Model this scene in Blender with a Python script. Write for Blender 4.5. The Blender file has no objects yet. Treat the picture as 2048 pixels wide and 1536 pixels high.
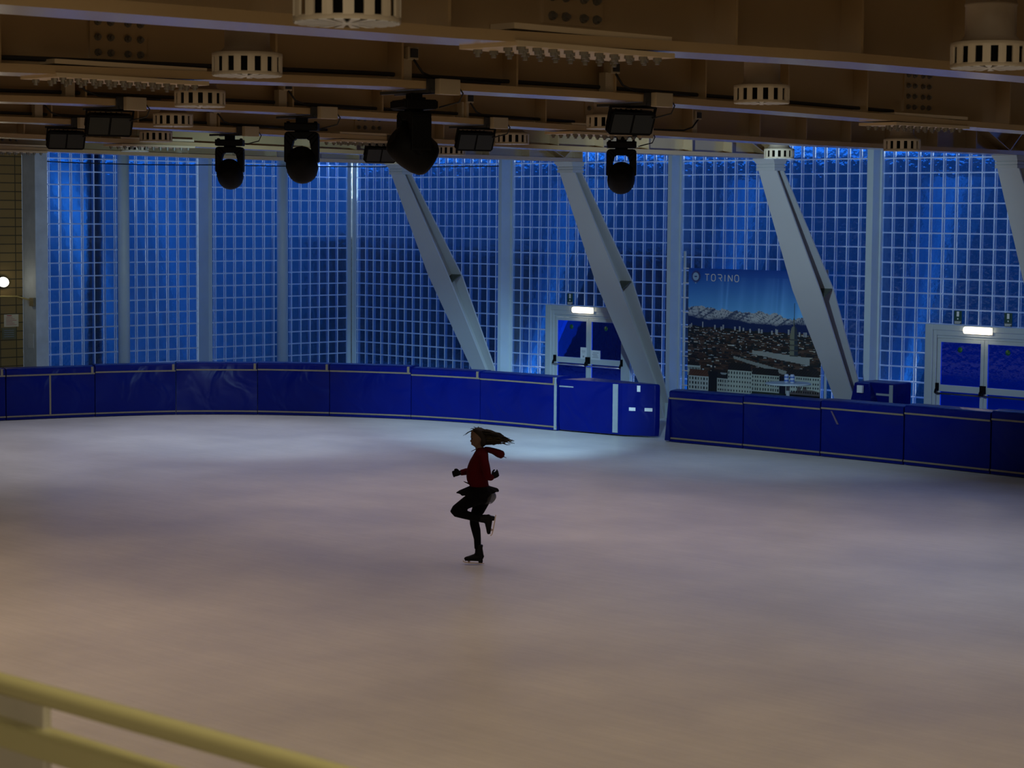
import bpy, math, random
from math import sin, cos, pi, radians, atan2, sqrt, hypot
from mathutils import Vector, Matrix

random.seed(7)
SC = bpy.context.scene
COL = SC.collection

# ------------------------------------------------------------------ camera
FPX = 4352.64                       # focal length in pixels of a 2048 px wide frame
PITCH, ROLL, YAW = radians(4.524), radians(0.4607), radians(135.5086)
CAM = Vector((41.539, -35.191, 4.4))
Fw = Vector((cos(YAW) * cos(PITCH), sin(YAW) * cos(PITCH), -sin(PITCH)))
R0 = Vector((sin(YAW), -cos(YAW), 0))
U0 = R0.cross(Fw)
Rt = R0 * cos(ROLL) + U0 * sin(ROLL)
Up = U0 * cos(ROLL) - R0 * sin(ROLL)
cd = bpy.data.cameras.new('camera')
cam = bpy.data.objects.new('camera', cd)
COL.objects.link(cam)
cam.matrix_world = Matrix(((Rt.x, Up.x, -Fw.x, CAM.x), (Rt.y, Up.y, -Fw.y, CAM.y), (Rt.z, Up.z, -Fw.z, CAM.z), (0, 0, 0, 1)))
cd.sensor_width = 36.0
cd.lens = FPX * 36.0 / 2048.0
cd.clip_end = 400
cd.dof.use_dof = True
cd.dof.focus_distance = 29.0
cd.dof.aperture_fstop = 6.3
SC.camera = cam

# ------------------------------------------------------------------ world, exposure
w = bpy.data.worlds.new('overcast_sky')
SC.world = w
w.use_nodes = True
bg = w.node_tree.nodes['Background']
bg.inputs['Color'].default_value = (0.62, 0.80, 1.0, 1)
bg.inputs['Strength'].default_value = 1.8
SC.view_settings.view_transform = 'Standard'
SC.view_settings.look = 'None'
SC.view_settings.exposure = 0.0
SC.view_settings.gamma = 1.0
SC.view_settings.use_curve_mapping = False
SC.cycles.use_denoising = True
SC.cycles.max_bounces = 8
SC.cycles.diffuse_bounces = 4
SC.cycles.glossy_bounces = 3
SC.cycles.transmission_bounces = 6
SC.cycles.transparent_max_bounces = 16
SC.cycles.caustics_reflective = False
SC.cycles.sample_clamp_indirect = 4.0


def area(name, loc, target, sx, sy, power, col):
    l = bpy.data.lights.new(name, 'AREA')
    l.shape = 'RECTANGLE'; l.size = sx; l.size_y = sy; l.energy = power; l.color = col
    o = bpy.data.objects.new(name, l); COL.objects.link(o)
    o.location = loc
    o.rotation_euler = (Vector(target) - Vector(loc)).to_track_quat('-Z', 'Y').to_euler()
    return o


# added unseen area fills floating below the beams, warm over the near ice
def fill_down(loc, sx, sy, power, col, spread=120):
    o = area('unseen_fill', loc, (loc[0], loc[1], 0), sx, sy, power, col)
    o.data.spread = radians(spread)
    return o


ZL = 4.72
fill_down((33, -24, ZL), 14, 14, 185, (1.0, 0.74, 0.46))
fill_down((20, -27, ZL), 12, 14, 250, (1.0, 0.73, 0.52))
fill_down((19, -13, ZL), 12, 8, 130, (1.0, 0.80, 0.76))
fill_down((31, -10, ZL), 12, 9, 110, (0.80, 0.84, 1.0))
fill_down((7.5, -12, ZL), 9, 12, 150, (0.92, 0.88, 1.0), 110)
fill_down((13, -6.5, ZL), 16, 4, 25, (0.66, 0.86, 1.0), 110)
fill_down((38.0, -31.9, 6.6), 6, 2, 95, (1.0, 0.88, 0.58), 150)  # added fill for the railing, up between the beams
fill_down((28.5, -17, ZL), 9, 6, 55, (0.95, 0.82, 0.76))
area('front_fill', (46, -40, 4.9), (6, -5, 3.4), 22, 1.2, 620, (1.0, 0.86, 0.66))  # added broad frontal fill from behind the camera
area('strut_fill', (13.5, 0.45, 0.15), (13.5, 3.2, 4.2), 17, 0.3, 420, (0.9, 0.97, 1.0))  # added unseen strip that brightens the outdoor struts

# ------------------------------------------------------------------ helpers


class MB:
    """collects faces, then builds ONE mesh object"""

    def __init__(s):
        s.v = []; s.f = []; s.m = []; s.sm = []

    def face(s, pts, mi=0, smooth=False):
        n = len(s.v)
        s.v += [tuple(p) for p in pts]
        s.f.append(list(range(n, n + len(pts)))); s.m.append(mi); s.sm.append(smooth)

    def hexa(s, p, mi=0):
        """8 points: bottom ring 0-3, top ring 4-7"""
        n = len(s.v); s.v += [tuple(q) for q in p]
        for q in ((3, 2, 1, 0), (4, 5, 6, 7), (0, 1, 5, 4), (1, 2, 6, 5), (2, 3, 7, 6), (3, 0, 4, 7)):
            s.f.append([n + i for i in q]); s.m.append(mi); s.sm.append(False)

    def box(s, a, b, mi=0):
        x0, y0, z0 = [min(a[i], b[i]) for i in range(3)]; x1, y1, z1 = [max(a[i], b[i]) for i in range(3)]
        s.hexa([(x0, y0, z0), (x1, y0, z0), (x1, y1, z0), (x0, y1, z0), (x0, y0, z1), (x1, y0, z1), (x1, y1, z1), (x0, y1, z1)], mi)

    def rings(s, rings, closed=True, caps=True, mi=0, smooth=True):
        n0 = len(s.v); k = len(rings[0])
        for r in rings: s.v += [tuple(p) for p in r]
        for i in range(len(rings) - 1):
            for j in range(k if closed else k - 1):
                a = n0 + i * k + j; b = n0 + i * k + (j + 1) % k
                s.f.append([a, b, b + k, a + k]); s.m.append(mi); s.sm.append(smooth)
        if caps and closed:
            s.f.append([n0 + j for j in range(k)][::-1]); s.m.append(mi); s.sm.append(False)
            e = n0 + (len(rings) - 1) * k
            s.f.append([e + j for j in range(k)]); s.m.append(mi); s.sm.append(False)

    def tube(s, pts, rad, n=10, mi=0, caps=True, flat=None, smooth=True):
        """tapered tube along points; rad a number, or one (a) or (a,b) per point; flat = reference side vector"""
        P = [Vector(p) for p in pts]
        if not isinstance(rad, (list, tuple)): rad = [rad] * len(P)
        rs = []
        ref = Vector(flat) if flat else None
        for i, p in enumerate(P):
            t = (P[min(i + 1, len(P) - 1)] - P[max(i - 1, 0)]).normalized()
            if ref is None:
                ref = Vector((0, 0, 1)) if abs(t.z) < 0.9 else Vector((1, 0, 0))
            u = (ref - t * ref.dot(t))
            if u.length < 1e-5: u = t.orthogonal()
            u.normalize(); v = t.cross(u)
            if not flat: ref = u
            a, b = rad[i] if isinstance(rad[i], (list, tuple)) else (rad[i], rad[i])
            rs.append([p + u * (a * cos(2 * pi * j / n)) + v * (b * sin(2 * pi * j / n)) for j in range(n)])
        s.rings(rs, True, caps, mi, smooth)

    def lathe(s, prof, n=24, c=(0, 0, 0), mi=0, caps=True, smooth=True):
        s.rings([[(c[0] + r * cos(2 * pi * j / n), c[1] + r * sin(2 * pi * j / n), c[2] + z) for j in range(n)] for r, z in prof], True, caps, mi, smooth)

    def prism(s, poly, ax, a, b, mi=0):
        """poly of 2D points extruded along axis ax ('x','y','z') from a to b"""
        def P(p, t):
            return {'x': (t, p[0], p[1]), 'y': (p[0], t, p[1]), 'z': (p[0], p[1], t)}[ax]
        s.rings([[P(p, a) for p in poly], [P(p, b) for p in poly]], True, True, mi, False)

    def build(s, name, mat, parent=None, loc=None):
        me = bpy.data.meshes.new(name)
        off = Vector((0, 0, 0))
        if parent is not None:
            off = root_loc(parent)
        if loc is not None:
            off = off + Vector(loc)
        me.from_pydata([tuple(Vector(p) - off) for p in s.v], [], s.f)
        mats = mat if isinstance(mat, (list, tuple)) else [mat]
        for m in mats: me.materials.append(m)
        me.polygons.foreach_set('material_index', s.m)
        me.polygons.foreach_set('use_smooth', s.sm)
        me.update()
        o = bpy.data.objects.new(name, me); COL.objects.link(o)
        if parent is not None: o.parent = parent
        if loc is not None: o.location = loc
        return o


def root_loc(o):
    v = Vector(o.location)
    while o.parent is not None:
        o = o.parent; v = v + Vector(o.location)
    return v


def tag(o, label, cat, group=None):
    o['label'] = label; o['category'] = cat
    if group: o['group'] = group
    return o


def thing(name, loc, label, cat, group=None):
    o = bpy.data.objects.new(name, None); COL.objects.link(o)
    o.location = loc; o.empty_display_size = 0.2
    return tag(o, label, cat, group)


def structure(o):
    o['kind'] = 'structure'
    return o


def srt(name, loc):
    o = bpy.data.objects.new(name, None); COL.objects.link(o); o.location = loc
    return structure(o)


def copy_tree(o, parent=None):
    c = o.copy(); COL.objects.link(c)
    if parent is not None: c.parent = parent
    for ch in list(o.children): copy_tree(ch, c)
    return c


def soften(o, wd=0.01, seg=2):
    b = o.modifiers.new('bevel', 'BEVEL'); b.width = wd; b.segments = seg; b.limit_method = 'ANGLE'
    return o


# ------------------------------------------------------------------ materials


def nt(name):
    m = bpy.data.materials.new(name); m.use_nodes = True
    return m, m.node_tree, m.node_tree.nodes['Principled BSDF']


def N(t, typ, **kw):
    n = t.nodes.new(typ)
    for k, v in kw.items(): setattr(n, k, v)
    return n


def mat(name, col, rough=0.5, metal=0.0, var=0.0, scale=6.0, bump=0.0, spec=0.5, coat=0.0):
    m, t, b = nt(name)
    b.inputs['Base Color'].default_value = (*col, 1)
    b.inputs['Roughness'].default_value = rough
    b.inputs['Metallic'].default_value = metal
    b.inputs['Specular IOR Level'].default_value = spec
    b.inputs['Coat Weight'].default_value = coat; b.inputs['Coat Roughness'].default_value = 0.22
    if var or bump:
        tc = N(t, 'ShaderNodeTexCoord'); no = N(t, 'ShaderNodeTexNoise')
        no.inputs['Scale'].default_value = scale; no.inputs['Detail'].default_value = 5
        t.links.new(tc.outputs['Object'], no.inputs['Vector'])
        if var:
            mx = N(t, 'ShaderNodeMix', data_type='RGBA')
            mx.inputs['A'].default_value = (*[c * (1 - var) for c in col], 1)
            mx.inputs['B'].default_value = (*[min(1, c * (1 + var)) for c in col], 1)
            t.links.new(no.outputs['Fac'], mx.inputs['Factor']); t.links.new(mx.outputs['Result'], b.inputs['Base Color'])
        if bump:
            bp = N(t, 'ShaderNodeBump'); bp.inputs['Strength'].default_value = bump; bp.inputs['Distance'].default_value = 0.02
            t.links.new(no.outputs['Fac'], bp.inputs['Height']); t.links.new(bp.outputs['Normal'], b.inputs['Normal'])
    return m


def emit(name, col, st):
    m, t, b = nt(name)
    b.inputs['Base Color'].default_value = (*col, 1)
    b.inputs['Emission Color'].default_value = (*col, 1); b.inputs['Emission Strength'].default_value = st
    return m


M = {}
M['steel'] = mat('cream_steel_paint', (0.45, 0.31, 0.155), 0.25, var=0.10, scale=1.5, spec=0.8, coat=0.6)
M['steel2'] = mat('cream_steel_plate', (0.58, 0.45, 0.28), 0.5, var=0.10, scale=3)
M['bolt'] = mat('grey_bolt', (0.20, 0.18, 0.14), 0.45, metal=0.4)
M['post'] = mat('pale_blue_grey_paint', (0.50, 0.60, 0.66), 0.5, var=0.12, scale=2)
M['strut'] = mat('pale_grey_strut_paint', (0.46, 0.48, 0.50), 0.45, var=0.06, scale=1.2)
M['shaded_plate'] = mat('shade_tinted_plate', (0.07, 0.08, 0.065), 0.8, var=0.3, scale=12)  # dark tone puts the strut plate's shade into its colour
M['concrete'] = mat('stained_concrete', (0.52, 0.57, 0.62), 0.8, var=0.30, scale=3.0)
M['black'] = mat('matt_black_plastic', (0.002, 0.002, 0.0025), 0.6, spec=0.12)
M['darklens'] = mat('dark_lens_glass', (0.010, 0.013, 0.012), 0.35, spec=0.4)
M['cable'] = mat('black_cable', (0.01, 0.01, 0.01), 0.6)
M['box'] = mat('cream_box_plastic', (0.46, 0.37, 0.24), 0.5)
M['socket'] = mat('dark_socket', (0.03, 0.03, 0.03), 0.5)
M['vent'] = mat('cream_vent_metal', (0.62, 0.52, 0.37), 0.5, var=0.08, scale=8)
M['duct'] = mat('cream_duct_metal', (0.40, 0.32, 0.23), 0.55, var=0.15, scale=5)
M['dark'] = mat('dark_void', (0.008, 0.007, 0.006), 0.9, spec=0.1)
M['deck'] = mat('brown_roof_deck', (0.16, 0.12, 0.08), 0.8)
M['tape'] = mat('beige_tape', (0.20, 0.16, 0.105), 0.6, var=0.2, scale=9)
M['tapegrey'] = mat('grey_tape', (0.24, 0.28, 0.32), 0.5, var=0.15, scale=9)
M['white'] = mat('white_plastic', (0.72, 0.72, 0.70), 0.5)
M['frame'] = mat('pale_door_frame', (0.42, 0.48, 0.52), 0.45, var=0.05)
M['paper'] = mat('white_paper', (0.62, 0.66, 0.70), 0.8)
M['paperw'] = mat('cream_paper', (0.62, 0.52, 0.36), 0.8)
M['ink'] = mat('grey_print', (0.22, 0.24, 0.28), 0.8)
M['redink'] = mat('red_print', (0.4, 0.03, 0.04), 0.8)
M['signg'] = mat('dark_green_sign', (0.006, 0.05, 0.045), 0.5)
M['signgrey'] = mat('grey_sign', (0.05, 0.075, 0.085), 0.6)
M['plaque'] = mat('olive_plaque', (0.13, 0.12, 0.06), 0.6)
M['dot'] = mat('green_sticker', (0.01, 0.09, 0.02), 0.5)
M['chrome'] = mat('bare_metal_bar', (0.62, 0.55, 0.55), 0.25, metal=0.8)
M['lamp'] = emit('lit_lamp_cover', (1.0, 0.84, 0.55), 5.0)
M['bulk'] = emit('lit_bulkhead_glass', (1.0, 0.93, 0.72), 9.0)
M['tube'] = emit('lit_tube', (0.75, 0.92, 1.0), 14.0)
M['rail'] = mat('olive_cream_rail_paint', (0.40, 0.36, 0.17), 0.35, var=0.05)
M['railpost'] = mat('grey_post_paint', (0.40, 0.36, 0.27), 0.5, var=0.1)
M['ground'] = mat('outdoor_asphalt', (0.09, 0.10, 0.11), 0.9, var=0.3, scale=0.6)
M['outwall'] = mat('outdoor_dark_wall', (0.035, 0.04, 0.05), 0.9)
M['outgrey'] = mat('outdoor_grey_facade', (0.19, 0.205, 0.225), 0.9, var=0.2, scale=0.5)
M['outpale'] = mat('outdoor_pale_facade', (0.38, 0.40, 0.42), 0.9, var=0.15, scale=0.5)
M['outwhite'] = mat('outdoor_white_paint', (0.75, 0.78, 0.80), 0.6)
M['hall'] = mat('hall_wall_paint', (0.30, 0.25, 0.19), 0.8)
M['ltred'] = mat('dark_red_jersey', (0.055, 0.0012, 0.003), 0.85, var=0.15, scale=30, spec=0.1)
M['legging'] = mat('black_legging', (0.002, 0.002, 0.0025), 0.8, spec=0.08)
M['glove'] = mat('black_knit_glove', (0.008, 0.008, 0.009), 0.9, spec=0.1)
M['boot'] = mat('black_boot_leather', (0.003, 0.003, 0.003), 0.5, spec=0.15)
M['blade'] = mat('skate_blade_steel', (0.45, 0.36, 0.30), 0.35, metal=0.85)
M['skin'] = mat('skin', (0.10, 0.055, 0.032), 0.6)
M['hair'] = mat('dark_brown_hair', (0.010, 0.007, 0.004), 0.6, var=0.4, scale=25, spec=0.2)
M['hairtip'] = mat('light_brown_hair', (0.040, 0.029, 0.011), 0.6, var=0.3, scale=25, spec=0.2)
M['can'] = mat('white_blue_can', (0.45, 0.55, 0.75), 0.4)
M['canblue'] = mat('blue_print', (0.03, 0.12, 0.5), 0.4)
M['table'] = mat('white_table_laminate', (0.55, 0.68, 0.75), 0.4)


def mat_vinyl():
    m, t, b = nt('blue_vinyl')
    b.inputs['Roughness'].default_value = 0.34
    b.inputs['Specular IOR Level'].default_value = 0.14
    tc = N(t, 'ShaderNodeTexCoord')
    no = N(t, 'ShaderNodeTexNoise'); no.inputs['Scale'].default_value = 2.2; no.inputs['Detail'].default_value = 4
    t.links.new(tc.outputs['Object'], no.inputs['Vector'])
    mx = N(t, 'ShaderNodeMix', data_type='RGBA')
    mx.inputs['A'].default_value = (0.0005, 0.0045, 0.115, 1); mx.inputs['B'].default_value = (0.0008, 0.0075, 0.15, 1)
    t.links.new(no.outputs['Fac'], mx.inputs['Factor']); t.links.new(mx.outputs['Result'], b.inputs['Base Color'])
    n2 = N(t, 'ShaderNodeTexNoise'); n2.inputs['Scale'].default_value = 1.5; n2.inputs['Detail'].default_value = 2; n2.inputs['Distortion'].default_value = 0.9
    t.links.new(tc.outputs['Object'], n2.inputs['Vector'])
    bp = N(t, 'ShaderNodeBump'); bp.inputs['Strength'].default_value = 0.55; bp.inputs['Distance'].default_value = 0.09
    t.links.new(n2.outputs['Fac'], bp.inputs['Height']); t.links.new(bp.outputs['Normal'], b.inputs['Normal'])
    return m


def mat_ice():
    m, t, b = nt('ice')
    tc = N(t, 'ShaderNodeTexCoord')
    n1 = N(t, 'ShaderNodeTexNoise'); n1.inputs['Scale'].default_value = 0.35; n1.inputs['Detail'].default_value = 7; n1.inputs['Roughness'].default_value = 0.62
    mp = N(t, 'ShaderNodeMapping'); mp.inputs['Scale'].default_value = (1, 1, 1)
    t.links.new(tc.outputs['Object'], mp.inputs['Vector']); t.links.new(mp.outputs['Vector'], n1.inputs['Vector'])
    cr = N(t, 'ShaderNodeValToRGB')
    cr.color_ramp.elements[0].position = 0.36; cr.color_ramp.elements[0].color = (0.57, 0.55, 0.53, 1)
    cr.color_ramp.elements[1].position = 0.66; cr.color_ramp.elements[1].color = (0.73, 0.71, 0.68, 1)
    t.links.new(n1.outputs['Fac'], cr.inputs['Fac'])
    # skate scratches: stretched noise at two bearings
    mp2 = N(t, 'ShaderNodeMapping'); mp2.inputs['Rotation'].default_value = (0, 0, radians(38)); mp2.inputs['Scale'].default_value = (0.5, 9, 1)
    n2 = N(t, 'ShaderNodeTexNoise'); n2.inputs['Scale'].default_value = 1.6; n2.inputs['Detail'].default_value = 6; n2.inputs['Distortion'].default_value = 0.6
    t.links.new(tc.outputs['Object'], mp2.inputs['Vector']); t.links.new(mp2.outputs['Vector'], n2.inputs['Vector'])
    c2 = N(t, 'ShaderNodeValToRGB')
    c2.color_ramp.elements[0].position = 0.40; c2.color_ramp.elements[0].color = (0.955, 0.955, 0.955, 1)
    c2.color_ramp.elements[1].position = 0.62; c2.color_ramp.elements[1].color = (1, 1, 1, 1)
    t.links.new(n2.outputs['Fac'], c2.inputs['Fac'])
    mu = N(t, 'ShaderNodeMix', data_type='RGBA', blend_type='MULTIPLY'); mu.inputs['Factor'].default_value = 1
    t.links.new(cr.outputs['Color'], mu.inputs['A']); t.links.new(c2.outputs['Color'], mu.inputs['B'])
    t.links.new(mu.outputs['Result'], b.inputs['Base Color'])
    rr = N(t, 'ShaderNodeMapRange'); rr.inputs['To Min'].default_value = 0.30; rr.inputs['To Max'].default_value = 0.48
    t.links.new(n1.outputs['Fac'], rr.inputs['Value']); t.links.new(rr.outputs['Result'], b.inputs['Roughness'])
    b.inputs['Specular IOR Level'].default_value = 0.3
    bp = N(t, 'ShaderNodeBump'); bp.inputs['Strength'].default_value = 0.12; bp.inputs['Distance'].default_value = 0.01
    t.links.new(n2.outputs['Fac'], bp.inputs['Height']); t.links.new(bp.outputs['Normal'], b.inputs['Normal'])
    return m


def mat_block():
    m, t, b = nt('brown_masonry_blocks')
    tc = N(t, 'ShaderNodeTexCoord')
    mp = N(t, 'ShaderNodeMapping'); mp.inputs['Rotation'].default_value = (0, 0, 0)
    sx = N(t, 'ShaderNodeSeparateXYZ'); cx = N(t, 'ShaderNodeCombineXYZ')
    t.links.new(tc.outputs['Object'], sx.inputs['Vector'])
    t.links.new(sx.outputs['Y'], cx.inputs['X']); t.links.new(sx.outputs['Z'], cx.inputs['Y'])
    br = N(t, 'ShaderNodeTexBrick'); br.offset = 0.0
    br.inputs['Scale'].default_value = 1.0; br.inputs['Brick Width'].default_value = 0.40; br.inputs['Row Height'].default_value = 0.19
    br.inputs['Mortar Size'].default_value = 0.012; br.inputs['Mortar Smooth'].default_value = 0.2
    br.inputs['Color1'].default_value = (0.24, 0.155, 0.05, 1); br.inputs['Color2'].default_value = (0.29, 0.185, 0.06, 1); br.inputs['Mortar'].default_value = (0.06, 0.045, 0.02, 1)
    t.links.new(cx.outputs['Vector'], br.inputs['Vector']); t.links.new(br.outputs['Color'], b.inputs['Base Color'])
    b.inputs['Roughness'].default_value = 0.85
    return m


def mat_mortar():
    """joint of a glass block wall: opaque paint that lets some daylight through"""
    m, t, b = nt('glass_block_joint')
    out = t.nodes['Material Output']
    b.inputs['Base Color'].default_value = (0.68, 0.74, 0.76, 1); b.inputs['Roughness'].default_value = 0.4
    tr = N(t, 'ShaderNodeBsdfTranslucent'); tr.inputs['Color'].default_value = (0.80, 0.88, 0.92, 1)
    mx = N(t, 'ShaderNodeMixShader'); mx.inputs['Fac'].default_value = 0.66
    t.links.new(b.outputs['BSDF'], mx.inputs[1]); t.links.new(tr.outputs['BSDF'], mx.inputs[2]); t.links.new(mx.outputs['Shader'], out.inputs['Surface'])
    return m


def mat_side():
    """inner side wall of a hollow glass block: milky, lets light across"""
    m, t, b = nt('glass_block_side')
    out = t.nodes['Material Output']
    b.inputs['Base Color'].default_value = (0.10, 0.28, 0.62, 1); b.inputs['Roughness'].default_value = 0.3
    tl = N(t, 'ShaderNodeBsdfTranslucent'); tl.inputs['Color'].default_value = (0.10, 0.28, 0.62, 1)
    tr = N(t, 'ShaderNodeBsdfTransparent'); tr.inputs['Color'].default_value = (0.85, 0.92, 1, 1)
    m1 = N(t, 'ShaderNodeMixShader'); m1.inputs['Fac'].default_value = 0.5
    t.links.new(b.outputs['BSDF'], m1.inputs[1]); t.links.new(tl.outputs['BSDF'], m1.inputs[2])
    m2 = N(t, 'ShaderNodeMixShader'); m2.inputs['Fac'].default_value = 0.45
    t.links.new(m1.outputs['Shader'], m2.inputs[1]); t.links.new(tr.outputs['BSDF'], m2.inputs[2]); t.links.new(m2.outputs['Shader'], out.inputs['Surface'])
    return m


def mat_glass(name, tint, bumpy, fac_refr=0.7, scale=9.0, ior=1.12):
    m, t, b = nt(name)
    out = t.nodes['Material Output']
    tc = N(t, 'ShaderNodeTexCoord')
    no = N(t, 'ShaderNodeTexNoise'); no.inputs['Scale'].default_value = scale; no.inputs['Detail'].default_value = 2
    t.links.new(tc.outputs['Object'], no.inputs['Vector'])
    bp = N(t, 'ShaderNodeBump'); bp.inputs['Strength'].default_value = bumpy; bp.inputs['Distance'].default_value = 0.05
    t.links.new(no.outputs['Fac'], bp.inputs['Height'])
    tr = N(t, 'ShaderNodeBsdfTransparent'); tr.inputs['Color'].default_value = (*tint, 1)
    rf = N(t, 'ShaderNodeBsdfRefraction'); rf.inputs['Color'].default_value = (*tint, 1); rf.inputs['IOR'].default_value = ior; rf.inputs['Roughness'].default_value = 0.05
    t.links.new(bp.outputs['Normal'], rf.inputs['Normal'])
    mx = N(t, 'ShaderNodeMixShader'); mx.inputs['Fac'].default_value = fac_refr
    t.links.new(tr.outputs['BSDF'], mx.inputs[1]); t.links.new(rf.outputs['BSDF'], mx.inputs[2])
    gl = N(t, 'ShaderNodeBsdfGlossy'); gl.inputs['Roughness'].default_value = 0.08; gl.inputs['Color'].default_value = (0.8, 0.9, 1, 1)
    t.links.new(bp.outputs['Normal'], gl.inputs['Normal'])
    m2 = N(t, 'ShaderNodeMixShader'); m2.inputs['Fac'].default_value = 0.06
    t.links.new(mx.outputs['Shader'], m2.inputs[1]); t.links.new(gl.outputs['BSDF'], m2.inputs[2])
    t.links.new(m2.outputs['Shader'], out.inputs['Surface'])
    return m


M['vinyl'] = mat_vinyl()
M['ice'] = mat_ice()
M['block'] = mat_block()
M['mortar'] = mat_mortar()
M['side'] = mat_side()
M['glassblue'] = mat_glass('blue_filmed_glass', (0.014, 0.135, 0.56), 0.5, ior=1.25)
M['glassfront'] = mat_glass('clear_block_glass', (0.92, 0.96, 1.0), 0.4, 0.4)
M['doorglass'] = mat_glass('blue_filmed_door_glass', (0.03, 0.20, 0.85), 0.1, 0.3)

# ------------------------------------------------------------------ setting: floor, ceiling, walls
b = MB(); b.face([(-0.0, 0.0, 0), (-0.0, -62, 0), (62, -62, 0), (62, 0.0, 0)][::1])
b.f[0].reverse()
structure(b.build('floor', M['ice']))
b = MB(); b.box((-0.6, -62, 6.86), (62, 0.6, 7.1))
structure(b.build('ceiling', M['deck']))
b = MB(); b.box((62, -62, 0), (62.3, 0, 6.86)); structure(b.build('wall_east', M['hall']))
b = MB(); b.box((0, -62.3, 0), (62, -62, 6.86)); structure(b.build('wall_south', M['hall']))
# left wall: masonry beyond the concrete pillar; kerb under the glass blocks
b = MB(); b.box((-0.3, -62, 0), (0, -9.43, 6.86))
structure(b.build('wall_west', M['block']))
b = MB(); b.box((-0.2, -9.43, 0), (0.02, 0.02, 0.28)); structure(b.build('trim_1', M['post']))
b = MB()
b.box((0.02, -0.02, 0), (6.84, 0.2, 0.28)); b.box((9.45, -0.02, 0), (17.16, 0.2, 0.28)); b.box((19.77, -0.02, 0), (62, 0.2, 0.28))
structure(b.build('trim_2', M['post']))
b = MB(); b.box((24.0, 0, 0.28), (62, 0.2, 6.86)); structure(b.build('wall_north', M['hall']))

# glass block windows: a grid of joints 80 mm deep, a clear front pane, a blue filmed rear pane
Z0, P = 5.503, 0.29
JW = 0.014


def zlines():
    zs = [0.28]
    k = 17
    while Z0 - P * k < 6.80:
        zs.append(Z0 - P * k); k -= 1
    return zs + [6.86]


def window(idx, ax, a, bnd, off, hole=None, dome=0.006):
    """ax 'x': in the plane y=0 running along x; ax 'y': in the plane x=0 running along y. outward is +y or -x"""
    xs = [a]
    k = math.ceil((a + 0.06 - off) / P)
    while off + k * P < bnd - 0.06:
        xs.append(off + k * P); k += 1
    xs.append(bnd)
    zs = zlines()

    def Q(u, d, z):
        return (u, d, z) if ax == 'x' else (-d, u, z)
    r = srt('window_%d' % idx, Q((a + bnd) / 2, 0.05, 0.28))
    g = MB(); fp = MB(); bp = MB(); sd = MB()
    for i in range(len(xs) - 1):
        for j in range(len(zs) - 1):
            u0, u1, z0, z1 = xs[i], xs[i + 1], zs[j], zs[j + 1]
            if hole and (u0 + u1) / 2 > hole[0] and (u0 + u1) / 2 < hole[1] and (z0 + z1) / 2 < hole[2]: continue
            o = [(u0, z0), (u1, z0), (u1, z1), (u0, z1)]
            h = [(u0 + JW, z0 + JW), (u1 - JW, z0 + JW), (u1 - JW, z1 - JW), (u0 + JW, z1 - JW)]
            # pillowed corners make each block's opening slightly rounded
            for e in range(4):
                f = (e + 1) % 4
                g.face([Q(o[e][0], 0, o[e][1]), Q(o[f][0], 0, o[f][1]), Q(h[f][0], 0.004, h[f][1]), Q(h[e][0], 0.004, h[e][1])])
                sd.face([Q(h[e][0], 0.012, h[e][1]), Q(h[f][0], 0.012, h[f][1]), Q(h[f][0], 0.085, h[f][1]), Q(h[e][0], 0.085, h[e][1])])
            # domed panes: smooth 5 x 5 grids
            for (mb, d0, bulge) in ((fp, 0.012, -0.004), (bp, 0.078, dome)):
                n0 = len(mb.v); K = 4
                for a_ in range(K + 1):
                    for c_ in range(K + 1):
                        fu, fv = a_ / K, c_ / K
                        d_ = d0 + bulge * (1 - (2 * fu - 1) ** 2) * (1 - (2 * fv - 1) ** 2)
                        mb.v.append(Q(h[0][0] + (h[2][0] - h[0][0]) * fu, d_, h[0][1] + (h[2][1] - h[0][1]) * fv))
                for a_ in range(K):
                    for c_ in range(K):
                        k_ = n0 + a_ * (K + 1) + c_
                        mb.f.append([k_, k_ + K + 1, k_ + K + 2, k_ + 1]); mb.m.append(0); mb.sm.append(True)
    g.build('mortar_grid', M['mortar'], r)
    sd.build('block_sides', M['side'], r)
    fp.build('front_glass', M['glassfront'], r)
    bp.build('rear_glass', M['glassblue'], r)
    return r


window(1, 'y', -9.12, -6.88, -8.443, None, 0.022)
window(2, 'y', -6.88, -4.70, -6.714, None, 0.022)
window(3, 'y', -4.62, -2.305, -4.200, None, 0.014)
window(4, 'y', -2.305, -0.12, -1.918, None, 0.010)
window(5, 'x', 0.10, 5.585, 0.505)
window(6, 'x', 5.685, 10.72, 5.972, (6.84, 9.45, 2.31))
window(7, 'x', 10.825, 15.87, 11.1325)
window(8, 'x', 16.02, 24.0, 16.29, (17.16, 19.77, 2.31))
# the narrow strip of block between the two corner posts
b = MB()
zs = zlines()
for j in range(len(zs) - 1):
    b.box((-0.06, -0.06, zs[j] + 0.012), (0.03, 0.06, zs[j + 1] - 0.012))
structure(b.build('window_9', M['glassfront']))


# ------------------------------------------------------------------ columns
def column(name, parts, label):
    """parts: list of (part name or None, builder)"""


def post(x0, x1, y0, y1, label, m='post', lip=True):
    r = thing('steel_column', ((x0 + x1) / 2, (y0 + y1) / 2, 0), label, 'column', 'columns of the glass block walls')
    b = MB(); b.box((x0, y0, 0), (x1, y1, 6.86)); b.build('shaft', M[m], r)
    return r


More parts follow.
